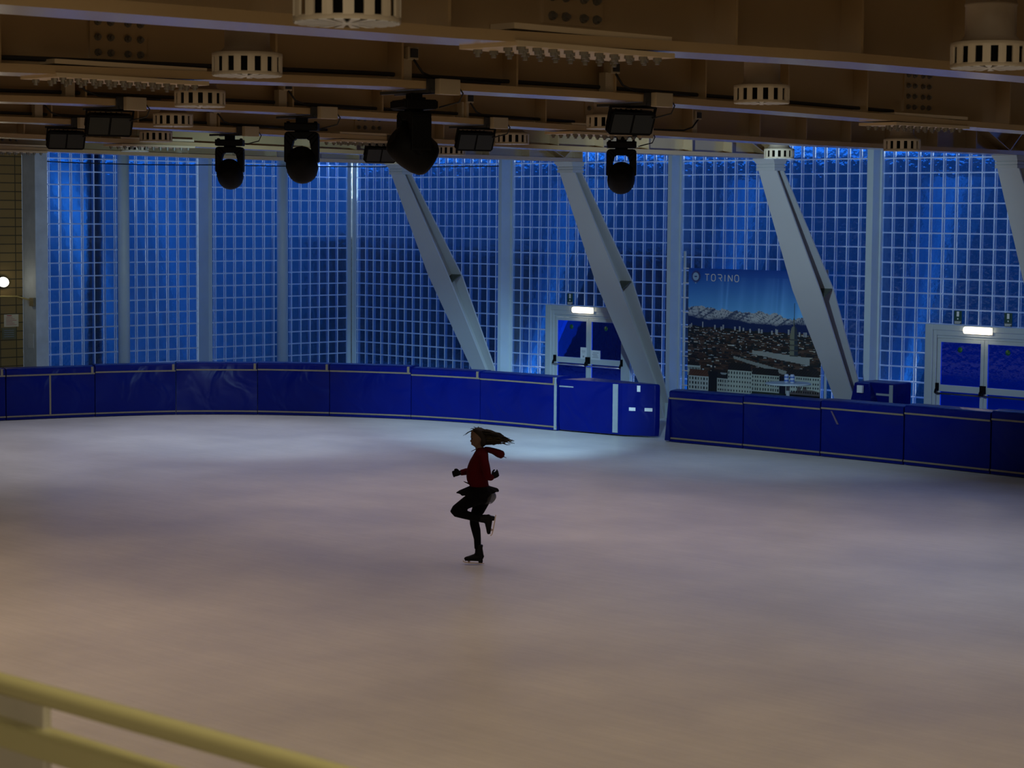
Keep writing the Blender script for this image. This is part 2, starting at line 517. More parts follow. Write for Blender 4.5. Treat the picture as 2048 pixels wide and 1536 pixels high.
for x0, x1, y0, lab in ((5.585, 5.685, -0.35, 'pale steel column left of the left glass door, at the foot of the second leaning strut from the corner'),
                        (10.72, 10.825, -0.32, 'pale steel column just left of the city banner'),
                        (15.87, 16.02, -0.28, 'pale steel column between the city banner and the right glass door')):
    r = post(x0, x1, y0, 0.0, {5.585: 'pale steel column between the room corner and the left glass door'}.get(x0, lab))
    b = MB(); b.box((x0 - 0.03, -0.05, 0.0), (x0, 0.0, 6.86)); b.box((x1, -0.05, 0.0), (x1 + 0.04, 0.0, 6.86)); b.build('edge_strip', M['post'], r)
r = thing('steel_column', (21.2, -0.15, 0), 'pale steel column behind the rightmost leaning strut', 'column', 'columns of the glass block walls')
b = MB(); b.box((21.04, -0.3, 0), (21.19, 0, 6.86)); b.build('shaft', M['post'], r)
post(0.0, 0.39, -4.70, -4.59, 'deep flat steel column with a dark near side, in the left glass wall')
for y, lab in ((-6.88, 'round column in the left glass wall, nearer the concrete pillar'), (-2.305, 'round column in the left glass wall, nearer the room corner')):
    r = thing('round_column', (0.13, y, 0), lab, 'column', 'round columns of the left glass wall')
    b = MB(); b.lathe([(0.135, 0), (0.135, 6.86)], 24, (0.13, y, 0)); b.build('shaft', M['post'], r)
for (x0, x1, y0, y1, lab) in ((-0.02, 0.03, -0.174, -0.066, 'slim corner post on the left of the bright glass strip'),
                              (0.035, 0.17, -0.03, 0.0, 'slim corner post on the right of the bright glass strip')):
    post(x0, x1, y0, y1, lab)
r = thing('concrete_pillar', (0.26, -9.28, 0), 'stained blue-white concrete pillar between brown blocks and the left glass wall', 'pillar')
b = MB(); b.box((0, -9.43, 0), (0.53, -9.12, 6.86)); soften(b.build('shaft', M['concrete'], r), 0.01)
b = MB(); b.box((0, -9.12, 0), (0.10, -9.04, 6.86)); b.build('edge_strip', M['post'], r)
b = MB(); b.box((0.20, -9.436, 1.35), (0.42, -9.43, 1.66)); b.build('taped_paper', M['paper'], r)['label'] = 'crumpled white paper'
r = thing('junction_box', (0.46, -9.47, 2.3), 'small rusty junction box on the concrete pillar', 'junction box')
b = MB(); b.box((0.36, -9.50, 2.27), (0.53, -9.43, 2.45)); soften(b.build('housing', mat('rusty_box', (0.20, 0.16, 0.08), 0.7, var=0.4, scale=20), r), 0.008)
b = MB(); b.tube([(0.02, -12.0, 2.50), (0.02, -9.60, 2.47), (0.38, -9.47, 2.40)], 0.018, 8)
tag(b.build('conduit', mat('yellow_conduit', (0.42, 0.32, 0.10), 0.5)), 'thin yellow conduit running along the brown block wall', 'pipe')
# bulkhead lamp and notices on the masonry
r = thing('bulkhead_lamp', (0.1, -9.95, 2.79), 'lit oval bulkhead lamp on the brown block wall', 'lamp')
b = MB()
rg = []
for d, k in ((0.0, 1.15), (0.05, 1.15), (0.06, 1.0)):
    rg.append([(d, -9.95 + 0.145 * k * cos(t * pi / 12) * 0.95 + 0.03 * sin(t * pi / 12), 2.79 + 0.105 * k * sin(t * pi / 12) - 0.03 * cos(t * pi / 12)) for t in range(24)])
b.rings(rg); b.build('body', M['socket'], r)
b = MB(); rg = []
for d, k in ((0.06, 0.98), (0.09, 0.85), (0.115, 0.5), (0.12, 0.1)):
    rg.append([(d, -9.95 + 0.145 * k * cos(t * pi / 12) * 0.95 + 0.03 * sin(t * pi / 12), 2.79 + 0.105 * k * sin(t * pi / 12) - 0.03 * cos(t * pi / 12)) for t in range(24)])
b.rings(rg); b.build('glass_cover', M['bulk'], r)
r = thing('wall_notice', (0.01, -9.73, 1.95), 'cream paper notice taped on the brown block wall under the lamp', 'notice')
b = MB(); b.box((0.001, -9.91, 1.81), (0.008, -9.55, 2.08)); b.build('sheet', M['paperw'], r)
b = MB()
for k in range(6): b.box((0.008, -9.86, 1.85 + k * 0.032), (0.010, -9.86 + 0.26 - 0.05 * (k % 3), 1.858 + k * 0.032))
b.box((0.008, -9.84, 2.045), (0.010, -9.72, 2.062)); b.build('print', M['redink'], r)
r = thing('wall_plaque', (0.01, -9.8, 1.66), 'olive plaque below the paper notice on the brown block wall', 'plaque')
b = MB(); b.box((0.0, -9.97, 1.54), (0.02, -9.62, 1.79)); b.build('plate', M['plaque'], r)
b = MB()
for k in range(4): b.box((0.02, -9.92, 1.59 + k * 0.045), (0.022, -9.67, 1.602 + k * 0.045))
b.build('print', M['ink'], r)


# ------------------------------------------------------------------ doors
def door(idx, x0, x1, with_paper):
    """double glass door in the glass block wall; x0..x1 outer frame, top 2.31"""
    r = srt('door_%d' % idx, ((x0 + x1) / 2, 0, 0))
    b = MB()
    b.box((x0, -0.06, 0), (x0 + 0.17, 0.10, 2.31)); b.box((x1 - 0.17, -0.06, 0), (x1, 0.10, 2.31)); b.box((x0 + 0.17, -0.06, 2.20), (x1 - 0.17, 0.10, 2.31))
    b.box((x0 + 0.17, -0.03, 0), (x0 + 0.24, 0.10, 2.20)); b.box((x1 - 0.24, -0.03, 0), (x1 - 0.17, 0.10, 2.20)); b.box((x0 + 0.24, -0.03, 2.10), (x1 - 0.24, 0.10, 2.20))
    b.box((x0 + 0.24, 0.0, 2.045), (x1 - 0.24, 0.10, 2.10))
    soften(b.build('door_frame', M['frame'], r), 0.008)
    xa, xb = x0 + 0.25, x1 - 0.25
    xm = (xa + xb) / 2
    for s, (l0, l1) in enumerate(((xa, xm - 0.004), (xm + 0.004, xb))):
        b = MB()
        b.box((l0, 0.0, 0.02), (l0 + 0.075, 0.05, 2.04)); b.box((l1 - 0.075, 0.0, 0.02), (l1, 0.05, 2.04))
        b.box((l0 + 0.075, 0.0, 1.97), (l1 - 0.075, 0.05, 2.04)); b.box((l0 + 0.075, 0.0, 0.02), (l1 - 0.075, 0.05, 0.14)); b.box((l0 + 0.075, 0.0, 1.02), (l1 - 0.075, 0.05, 1.15))
        leaf = soften(b.build('door_leaf', M['frame'], r), 0.006)
        b = MB(); b.box((l0 + 0.07, 0.02, 0.13), (l1 - 0.07, 0.028, 1.03)); b.box((l0 + 0.07, 0.02, 1.14), (l1 - 0.07, 0.028, 1.98))
        b.build('door_glass', M['doorglass'], leaf)
        b = MB()
        b.lathe([(0.0, 0), (0.055, 0), (0.055, 0.004), (0, 0.004)], 20)
        b.v = [(p[0] + (l0 + l1) / 2 - 0.02, 0.018 - p[2], p[1] + 1.835) for p in b.v]
        b.build('round_sticker', M['dot'], leaf)
        b = MB()
        b.tube([(l0 + 0.03, -0.085, 0.985), (l1 - 0.03, -0.085, 0.985)], 0.017, 10)
        b.build('push_bar', M['chrome' if idx == 1 else 'socket'], leaf)
        b = MB()
        for e in (l0 + 0.025, l1 - 0.025):
            b.box((e - 0.032, -0.045, 1.03), (e + 0.032, 0.0, 1.18)); b.tube([(e, -0.03, 1.09), (e, -0.07, 1.04), (e, -0.085, 0.985)], 0.025, 8)
        soften(b.build('bar_bracket', M['black'], leaf), 0.008)
        if with_paper:
            b = MB()
            if s == 0:
                b.box((l1 - 0.24, -0.004, 1.13), (l1 - 0.05, 0.0, 1.39))
            else:
                b.box((l0 + 0.07, -0.004, 1.13), (l0 + 0.36, 0.0, 1.34))
            sh = b.build('paper_sheet', M['paper'], leaf)
            b = MB()
            if s == 0:
                b.box((l1 - 0.20, -0.006, 1.30), (l1 - 0.09, -0.004, 1.312)); b.box((l1 - 0.18, -0.006, 1.27), (l1 - 0.10, -0.004, 1.278))
                b.box((l1 - 0.165, -0.006, 1.165), (l1 - 0.125, -0.004, 1.205))
            else:
                for k in range(4): b.box((l0 + 0.12 + 0.02 * (k % 2), -0.006, 1.175 + 0.035 * k), (l0 + 0.31 - 0.02 * (k % 3), -0.004, 1.187 + 0.035 * k))
            b.build('print', M['ink'], leaf)
    return r


door(1, 6.84, 9.45, True)
door(2, 17.16, 19.77, False)


def emergency_light(x, label):
    r = thing('emergency_light', (x, -0.06, 2.22), label, 'lamp', 'emergency lights over the glass doors')
    b = MB(); b.box((x - 0.32, -0.075, 2.155), (x + 0.32, -0.06, 2.295)); b.build('back_plate', M['white'], r)
    b = MB()
    for (d, k) in ((0.0, 1.0), (0.05, 1.0), (0.07, 0.86)):
        pass
    rg = []
    for d, k in ((0.075, 1.0), (0.125, 1.0), (0.145, 0.88)):
        pr = []
        for sx, sz in ((1, -1), (1, 1), (-1, 1), (-1, -1)):
            for t in range(4):
                a = atan2(sz, sx); a0 = {(1, -1): -pi / 2, (1, 1): 0, (-1, 1): pi / 2, (-1, -1): pi}[(sx, sz)] + t * pi / 6
                pr.append((x + sx * 0.255 * k + 0.05 * cos(a0), -d, 2.225 + sz * 0.018 * k + 0.045 * sin(a0)))
        rg.append(pr)
    b.rings(rg); b.build('lit_cover', M['lamp'], r)
    return r


emergency_light(8.04, 'lit warm emergency light over the left glass door')
emergency_light(18.37, 'lit warm emergency light over the right glass door')


def exit_sign(x, label):
    r = thing('exit_sign', (x, -0.01, 2.32), label, 'sign', 'green exit signs above the glass doors')
    b = MB(); b.box((x - 0.085, -0.012, 2.40), (x + 0.085, -0.004, 2.585)); b.build('green_plate', M['signg'], r)
    b = MB(); b.box((x - 0.026, -0.015, 2.475), (x + 0.026, -0.012, 2.57)); b.box((x - 0.012, -0.015, 2.415), (x + 0.012, -0.012, 2.445)); b.build('white_symbol', M['paper'], r)
    b = MB(); b.box((x - 0.085, -0.012, 2.325), (x + 0.085, -0.004, 2.40)); b.box((x - 0.07, -0.014, 2.365), (x + 0.07, -0.012, 2.378)); b.box((x - 0.07, -0.014, 2.340), (x + 0.05, -0.012, 2.353)); b.m[6:] = [1] * (len(b.m) - 6)
    b.build('text_strip', [M['signgrey'], M['paper']], r)


exit_sign(7.565, 'small green exit sign above the left glass door')
exit_sign(17.865, 'small green exit sign above the right glass door, left of its lamp')
exit_sign(18.98, 'small green exit sign above the right glass door, right of its lamp')

# ------------------------------------------------------------------ leaning struts (spindle shaped I sections)
SX = [5.45, 10.64, 15.83, 21.02]
# z, half width, y of outer face, y of back flange outer face
SEC = [(5.22, 0.21, -3.33, -3.10), (2.95, 0.33, -2.09, -1.64), (0.86, 0.24, -0.86, -0.54), (0.0, 0.125, -0.38, -0.11)]
WHERE = ['nearest the room corner', 'in front of the left glass door', 'in front of the city banner', 'at the right edge of the view']
for i, X in enumerate(SX):
    r = thing('leaning_strut', (X, -0.25, 0), 'pale spindle-shaped leaning strut ' + WHERE[i], 'strut', 'leaning struts under the roof beams')
    T = 0.035
    f1 = MB(); f2 = MB(); wb = MB()
    for (za, ha, ya, ra), (zb, hb, yb, rb) in zip(SEC[:-1], SEC[1:]):
        f1.hexa([(X - hb, yb, zb), (X + hb, yb, zb), (X + hb, yb + T, zb), (X - hb, yb + T, zb), (X - ha, ya, za), (X + ha, ya, za), (X + ha, ya + T, za), (X - ha, ya + T, za)])
        f2.hexa([(X - hb, rb - T, zb), (X + hb, rb - T, zb), (X + hb, rb, zb), (X - hb, rb, zb), (X - ha, ra - T, za), (X + ha, ra - T, za), (X + ha, ra, za), (X - ha, ra, za)])
        wb.hexa([(X - 0.02, yb + T, zb), (X + 0.02, yb + T, zb), (X + 0.02, rb - T, zb), (X - 0.02, rb - T, zb), (X - 0.02, ya + T, za), (X + 0.02, ya + T, za), (X + 0.02, ra - T, za), (X - 0.02, ra - T, za)])
    f1.build('flange', M['strut'], r); f2.build('flange', M['strut'], r); wb.build('web', M['strut'], r)
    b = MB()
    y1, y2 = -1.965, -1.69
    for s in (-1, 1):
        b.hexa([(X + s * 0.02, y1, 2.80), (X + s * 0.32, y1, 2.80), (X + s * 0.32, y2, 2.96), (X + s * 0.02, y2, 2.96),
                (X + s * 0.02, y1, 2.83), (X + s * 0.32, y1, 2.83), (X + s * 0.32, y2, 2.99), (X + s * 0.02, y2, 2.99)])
    b.build('stiffener_plate', M['shaded_plate'], r)['label'] = 'plate between the flanges, darkened for its shade'
    b = MB()
    b.box((X - 0.22, -3.38, 5.20), (X + 0.22, -3.06, 5.255)); b.box((X - 0.20, -3.36, 5.255), (X + 0.20, -3.08, 5.27))
    b.box((X - 0.22, -3.38, 5.27), (X + 0.22, -3.06, 5.31)); b.box((X - 0.20, -3.36, 5.31), (X + 0.20, -3.08, 5.325))
    b.hexa([(X - 0.22, -3.38, 5.325), (X + 0.22, -3.38, 5.325), (X + 0.22, -3.06, 5.325), (X - 0.22, -3.06, 5.325), (X - 0.25, -3.46, 5.418), (X + 0.25, -3.46, 5.418), (X + 0.25, -3.06, 5.418), (X - 0.25, -3.06, 5.418)])
    b.build('bearing_cap', M['strut'], r)
    b = MB(); b.box((X - 0.26, -0.58, 0), (X + 0.13, -0.04, 0.03)); b.build('base_plate', M['strut'], r)

# ------------------------------------------------------------------ roof beams
BX = [31.40, 26.21, 21.02, 15.83, 10.64, 5.45, 36.59, 41.78]
TAB = [(-60, 5.40), (-34, 5.41), (-29, 5.44), (-26, 5.46), (-24, 5.495), (-22, 5.53), (-19, 5.54), (-16, 5.515), (-13, 5.475), (-9, 5.435), (-6, 5.425), (-3, 5.42)]


def zbot(y):
    for (a, za), (c, zc) in zip(TAB[:-1], TAB[1:]):
        if a <= y <= c:
            return za + (zc - za) * (y - a) / (c - a)
    return 5.42


bolt_me = None


def bolt(parent, p, down):
    """hexagonal bolt head; shared mesh"""
    global bolt_me
    if bolt_me is None:
        b = MB(); b.lathe([(0.030, 0), (0.030, 0.022), (0.019, 0.022), (0.017, 0.045)], 8, smooth=False)
        o = b.build('bolt', M['bolt'], None); bolt_me = o.data; bpy.data.objects.remove(o)
    o = bpy.data.objects.new('bolt', bolt_me); COL.objects.link(o); o.parent = parent
    o.location = Vector(p) - root_loc(parent)
    o.rotation_euler = (pi, 0, 0) if down else (0, pi / 2, 0)


STIFF = [-34.5, -33, -31.5, -30, -28.6, -27.2, -26.0, -23.25, -21.78, -20.3, -18.9, -17.5, -16.1, -14.65, -11.7, -10.2, -9.1, -8.0, -6.85, -5.7, -4.6]
SPL = {0: [(-24.72, 3)], 1: [(-24.77, 4), (-13.41, 6)], 2: [(-13.44, 3)], 3: [(-13.11, 3)], 4: [(-13.52, 2)], 5: [(-13.16, 2)], 6: [], 7: []}
BLAB = ['nearest roof beam, crossing the top of the view', 'second roof beam from the front, with two bolted splices in view', 'third roof beam from the front, ending over the rightmost leaning strut',
        'fourth roof beam from the front, ending over the strut before the city banner', 'fifth roof beam from the front, ending over the strut before the left glass door', 'farthest roof beam, ending over the strut nearest the room corner']
for i, X in enumerate(BX):
    YE = -3.15 if 2 <= i <= 5 else -0.4
    if i < 6:
        r = thing('steel_roof_beam', (X, -20, 5.45), 'cream I-section ' + BLAB[i], 'beam', 'parallel roof beams over the rink')
    else:
        r = srt('trim_%d' % (i + 2), (X, -20, 5.45))
    ys = [-44 + 1.0 * k for k in range(100) if -44 + 1.0 * k < YE - 0.3] + [YE]
    fl = MB(); wb = MB()
    for a, c in zip(ys[:-1], ys[1:]):
        za, zc = zbot(a), zbot(c)
        n = len(fl.f)
        fl.hexa([(X - 0.25, a, za), (X + 0.25, a, za), (X + 0.25, c, zc), (X - 0.25, c, zc), (X - 0.25, a, za + 0.07), (X + 0.25, a, za + 0.07), (X + 0.25, c, zc + 0.07), (X - 0.25, c, zc + 0.07)])
        wb.hexa([(X - 0.012, a, za + 0.07), (X + 0.012, a, za + 0.07), (X + 0.012, c, zc + 0.07), (X - 0.012, c, zc + 0.07), (X - 0.012, a, 6.76), (X + 0.012, a, 6.76), (X + 0.012, c, 6.76), (X - 0.012, c, 6.76)])
    fl.build('bottom_flange', M['steel'], r); wb.build('web', M['steel'], r)
    b = MB(); b.box((X - 0.25, -44, 6.76), (X + 0.25, YE, 6.855)); b.build('top_flange', M['steel'], r)
    for y in STIFF:
        if y > YE: continue
        if any(abs(y - s) < 0.5 for s, _ in SPL[i]): continue
        b = MB()
        for s in (-1, 1): b.box((X + s * 0.012, y - 0.012, zbot(y) + 0.07), (X + s * 0.21, y + 0.012, 6.76))
        b.build('stiffener', M['steel'], r)
    if 2 <= i <= 5:
        b = MB()
        for (ya, za, yb, zb) in ((-4.35, 5.82, -3.62, 5.49), (-3.22, 5.82, -3.62, 5.49)):
            for s in (-1, 1):
                b.hexa([(X + s * 0.012, ya - 0.014, za), (X + s * 0.23, ya - 0.014, za), (X + s * 0.23, ya + 0.014, za), (X + s * 0.012, ya + 0.014, za),
                        (X + s * 0.012, yb - 0.014, zb), (X + s * 0.23, yb - 0.014, zb), (X + s * 0.23, yb + 0.014, zb), (X + s * 0.012, yb + 0.014, zb)])
        b.box((X - 0.25, YE, 5.42), (X + 0.25, YE + 0.03, 6.76))
        b.build('end_stiffener', M['steel'], r)
    if i in (1, 2, 3):
        b = MB(); yv = [-44 + k for k in range(44 - 13)]
        b.tube([(X + 0.10, y, zbot(y) + 0.125) for y in yv], 0.02, 8)  # thin black tube drawn for both conduit and shadow line above the flange
        b.build('conduit', M['socket'], r)['label'] = 'dark conduit and shadow line above the flange'
    for (ys_, rows) in SPL[i]:
        z = zbot(ys_)
        b = MB()
        b.box((X - 0.27, ys_ - 0.75, z - 0.035), (X + 0.27, ys_ + 0.75, z - 0.002))
        b.box((X + 0.02, ys_ - 0.75, z + 0.072), (X + 0.24, ys_ + 0.75, z + 0.11))
        b.build('flange_splice_plate', M['steel2'], r)
        b = MB(); b.box((X + 0.012, ys_ - 0.28, z + 0.15), (X + 0.034, ys_ + 0.28, 6.7)); b.build('web_splice_plate', M['steel'], r)
        for k in range(rows):
            for dy in (-0.21, -0.085, 0.085, 0.21):
                bolt(r, (X + 0.034, ys_ + dy, z + 0.20 + 0.125 * k), False)
        n = 10
        for lx in ((0.20, 0.08, -0.20) if i < 4 else (0.2, -0.2)):
            for k in range(n):
                bolt(r, (X + lx, ys_ - 0.65 + 1.3 * k / (n - 1), z - 0.035), True)


# ------------------------------------------------------------------ round air diffusers
def diffuser():
    r = bpy.data.objects.new('air_diffuser', None); COL.objects.link(r)
    b = MB(); R, H, n = 0.255, 0.16, 16
    b.lathe([(R, 0), (R, 0.025), (R - 0.012, 0.025), (R - 0.012, 0)], 32, caps=False)
    b.lathe([(R, H - 0.03), (R, H), (R - 0.03, H + 0.01), (R - 0.03, H - 0.03)], 32, caps=False)
    for k in range(n):
        a0, a1 = 2 * pi * (k + 0.02) / n, 2 * pi * (k + 0.54) / n
        for a, c in ((a0, (a0 + a1) / 2), ((a0 + a1) / 2, a1)):
            b.hexa([(R * cos(a), R * sin(a), 0.02), (R * cos(c), R * sin(c), 0.02), ((R - .012) * cos(c), (R - .012) * sin(c), 0.02), ((R - .012) * cos(a), (R - .012) * sin(a), 0.02),
                    (R * cos(a), R * sin(a), H - 0.02), (R * cos(c), R * sin(c), H - 0.02), ((R - .012) * cos(c), (R - .012) * sin(c), H - 0.02), ((R - .012) * cos(a), (R - .012) * sin(a), H - 0.02)])
    b.build('slotted_ring', M['vent'], r)
    b = MB()
    for k in range(20):
        a0, a1 = 2 * pi * k / 20, 2 * pi * (k + 0.55) / 20
        b.hexa([(0.05 * cos(a0), 0.05 * sin(a0), -0.004), (0.05 * cos(a1), 0.05 * sin(a1), -0.004), (0.25 * cos(a1), 0.25 * sin(a1), -0.004), (0.25 * cos(a0), 0.25 * sin(a0), -0.004),
                (0.05 * cos(a0), 0.05 * sin(a0), 0.004), (0.05 * cos(a1), 0.05 * sin(a1), 0.004), (0.25 * cos(a1), 0.25 * sin(a1), 0.004), (0.25 * cos(a0), 0.25 * sin(a0), 0.004)])
    b.lathe([(0.055, -0.006), (0.055, 0.006)], 16)
    b.build('finned_face', M['white'], r)
    b = MB(); b.lathe([(0.238, 0.008), (0.238, 0.018), (0.20, 0.03), (0.20, 0.15)], 24); b.build('core', M['dark'], r)
    b = MB(); b.lathe([(0.235, 0.165), (0.19, 0.19), (0.165, 0.22), (0.165, 0.42), (0.170, 0.425), (0.170, 0.44), (0.165, 0.445), (0.165, 1.61)], 28); b.build('duct', M['duct'], r)
    return r


DIFF = [(33.6, -28.5, 5.28, 'at the top edge of the view, front row left'), (28.8, -25.4, 5.37, 'between the first and second beams, left side'),
        (23.6, -22.0, 5.43, 'between the second and third beams, left side'), (18.4, -18.6, 5.46, 'between the third and fourth beams, left side'),
        (13.2, -15.2, 5.45, 'between the fourth and fifth beams, left side'), (8.0, -12.0, 5.45, 'between the last two beams, left side'),
        (33.5, -22.95, 5.36, 'cut by the right edge of the view'), (28.8, -19.5, 5.41, 'between the first and second beams, right side'),
        (23.6, -16.0, 5.40, 'half behind the floodlight right of centre'), (18.4, -12.5, 5.40, 'just right of the floodlight near centre'),
        (13.2, -8.9, 5.39, 'peeking out right of the largest stage light'), (8.0, -5.6, 5.35, 'above the strut nearest the room corner'),
        (18.4, -6.2, 5.33, 'above the strut before the city banner'), (23.6, -10.0, 5.29, 'with a wide duct, below the right bolted splice')]
d0 = diffuser()
for i, (x, y, z, lab) in enumerate(DIFF):
    o = d0 if i == 0 else copy_tree(d0)
    o.location = (x, y, z); o.rotation_euler.z = 0.13 * i
    for c in o.children:
        if c.name.startswith('duct'): c.scale.z = (6.872 - z) / 1.61
    tag(o, 'round slotted cream air diffuser ' + lab, 'air diffuser', 'round air diffusers between the roof beams')


# ------------------------------------------------------------------ stage lights and floodlights (off)
def bracket(r, dx):
    """beam clamp: two flat bars under the flange and a cream box on its near edge; local z=0 is the flange underside"""
    b = MB()
    b.box((-0.42, -0.06, -0.035), (0.30, -0.025, -0.006)); b.box((-0.42, 0.12, -0.035), (0.30, 0.155, -0.006))
    b.box((0.258, -0.08, -0.035), (0.285, 0.17, 0.09))
    b.build('clamp', M['socket'], r)
    b = MB(); b.box((0.285, 0.0, -0.05), (0.36, 0.26, 0.095)); soften(b.build('control_box', M['box'], r), 0.006)
    b = MB(); b.tube([(0.33, 0.26, 0.03), (0.33, 0.32, -0.03), (0.30, 0.30, -0.11), (0.15, 0.18, -0.16)], 0.008, 8)
    b.build('cable', M['cable'], r)


def moving_head(side):
    r = bpy.data.objects.new('stage_light', None); COL.objects.link(r)
    bracket(r, 0)
    rot = radians(45.5) if not side else radians(45.5 - 66)
    c, s = cos(rot), sin(rot)

    def W(mb):      # local frame: u across the view, v away from the camera
        mb.v = [(p[0] * c - p[1] * s, p[0] * s + p[1] * c, p[2]) for p in mb.v]
        return mb
    b = MB()
    b.box((-0.20, -0.15, -0.185), (0.20, 0.15, -0.095)); b.box((-0.19, -0.17, -0.175), (0.19, 0.17, -0.105)); b.box((-0.07, -0.06, -0.10), (0.07, 0.06, -0.03))
    for x in (-0.165, 0.165):
        b.box((x - 0.018, -0.05, -0.10), (x + 0.018, 0.05, -0.075))
    b.lathe([(0.09, -0.20), (0.09, -0.18)], 16)
    soften(W(b).build('base', M['black'], r), 0.012)
    # yoke: plate with an arch-shaped opening
    b = MB()
    out = [(-0.205, -0.56), (-0.205, -0.25), (-0.195, -0.215), (-0.165, -0.20), (0.165, -0.20), (0.195, -0.215), (0.205, -0.25), (0.205, -0.56)]
    inn = [(-0.125, -0.60), (-0.115, -0.38), (-0.095, -0.31), (-0.06, -0.285), (0.06, -0.285), (0.095, -0.31), (0.115, -0.38), (0.125, -0.60)]
    for k in range(7):
        o0, o1, i0, i1 = out[k], out[k + 1], inn[k], inn[k + 1]
        b.hexa([(i0[0], -0.10, i0[1]), (i1[0], -0.10, i1[1]), (i1[0], 0.10, i1[1]), (i0[0], 0.10, i0[1]), (o0[0], -0.10, o0[1]), (o1[0], -0.10, o1[1]), (o1[0], 0.10, o1[1]), (o0[0], 0.10, o0[1])])
    soften(W(b).build('yoke', M['black'], r), 0.01)
    # head: rounded barrel on the tilt axis
    b = MB()
    tl = radians(62)
    ax = Vector((0, sin(tl), -cos(tl))) if not side else Vector((0.0, sin(radians(64)), -cos(radians(60))))
    cen = Vector((0, -0.02, -0.585 if not side else -0.555))
    prof = [(-0.22, 0.07), (-0.20, 0.13), (-0.13, 0.170), (0.0, 0.190), (0.10, 0.192), (0.17, 0.178), (0.205, 0.15), (0.215, 0.10)]
    b.tube([cen + ax * t for t, _ in prof], [q for _, q in prof], 20, flat=(1, 0, 0))
    b.tube([cen - Vector((0.185, 0, 0)), cen + Vector((0.185, 0, 0))], 0.06, 14)
    W(b).build('lamp_head', M['black'], r)
    b = MB(); b.tube([cen + ax * 0.214, cen + ax * 0.222], 0.092, 20, flat=(1, 0, 0)); W(b).build('lens', M['darklens'], r)
    return r


def floodlight():
    r = bpy.data.objects.new('floodlight', None); COL.objects.link(r)
    bracket(r, 0)
    rot = radians(72)
    c, s = cos(rot), sin(rot)
    tl = radians(24)

    def W(mb):
        q = []
        for p in mb.v:
            y, z = p[1] * cos(tl) - p[2] * sin(tl), p[1] * sin(tl) + p[2] * cos(tl)
            q.append((p[0] * c - y * s, p[0] * s + y * c, z - 0.20))
        mb.v = q
        return mb
    b = MB()
    pr = [(-0.26, -0.10), (-0.235, -0.125), (0.235, -0.125), (0.26, -0.10), (0.26, 0.10), (0.235, 0.125), (-0.235, 0.125), (-0.26, 0.10)]
    b.rings([[(p[0], -0.05, p[1]) for p in pr], [(p[0], 0.02, p[1]) for p in pr], [(p[0] * 0.85, 0.10, p[1] * 0.8) for p in pr]], smooth=False)
    for k in range(7): b.box((-0.20 + 0.06 * k, 0.02, -0.10), (-0.185 + 0.06 * k, 0.12, 0.10))
    W(b).build('housing', M['black'], r)
    for x0 in (-0.235, 0.012):
        b = MB(); b.box((x0, -0.056, -0.10), (x0 + 0.223, -0.05, 0.10)); W(b).build('front_glass', M['darklens'], r)
    b = MB()
    for x in (-0.265, 0.265): b.box((x - 0.006, -0.02, -0.02), (x + 0.006, 0.02, 0.17))
    b.box((-0.27, -0.02, 0.16), (0.27, 0.02, 0.172)); W(b)
    b.box((-0.03, -0.03, -0.06), (0.03, 0.03, -0.03))
    b.build('mounting_yoke', M['black'], r)
    return r


h0 = moving_head(False)
f0 = floodlight()
hs = moving_head(True)
FIX = [('s', 1, -21.45, 'largest black stage light, on the second beam, turned sideways'), ('h', 2, -18.60, 'black stage light between the floodlights, on the third beam left of centre'),
       ('h', 3, -15.75, 'leftmost black stage light'), ('h', 2, -12.95, 'black stage light right of centre, below the rightmost floodlight'),
       ('f', 2, -21.35, 'dark twin-panel floodlight at left, higher of the left pair'), ('f', 3, -18.55, 'leftmost dark twin-panel floodlight, lower of the left pair'),
       ('f', 3, -12.85, 'dark twin-panel floodlight half behind the largest stage light'), ('f', 2, -15.75, 'dark twin-panel floodlight just right of the largest stage light'),
       ('f', 1, -18.45, 'rightmost dark twin-panel floodlight, on the second beam')]
used = set()
for kind, bi, y, lab in FIX:
    src = {'h': h0, 's': hs, 'f': f0}[kind]
    o = src if kind not in used else copy_tree(src)
    used.add(kind)
    o.location = (BX[bi], y, zbot(y))
    tag(o, lab, 'floodlight' if kind == 'f' else 'stage light', 'floodlights on the roof beams' if kind == 'f' else 'stage lights on the roof beams')


def socket_post(bi, y, dirn, lab):
    X, z = BX[bi], zbot(y) + 0.07
    r = thing('socket_post', (X + 0.13, y, z), lab, 'socket', 'socket posts on the roof beams')
    b = MB(); b.box((X + 0.10, y - 0.05, z), (X + 0.19, y + 0.07, z + 0.20)); b.build('upright', M['box'], r)
    b = MB(); b.box((X + 0.12, y - 0.01, z + 0.19), (X + 0.23, y + 0.12, z + 0.31)); soften(b.build('socket_box', M['box'], r), 0.006)
    b = MB(); b.box((X + 0.23, y + 0.015, z + 0.21), (X + 0.245, y + 0.10, z + 0.29)); b.build('socket_face', M['socket'], r)
    b = MB()
    L = 1.0 * dirn
    b.tube([(X + 0.22, y + 0.06, z + 0.20), (X + 0.215, y + 0.12 * dirn + 0.06, z + 0.08), (X + 0.21, y + 0.06 + 0.3 * dirn, z + 0.03), (X + 0.22, y + 0.06 + L * 0.7, z + 0.025), (X + 0.24, y + 0.06 + L * 1.1, z + 0.02)], 0.011, 8)
    b.build('cable', M['cable'], r)


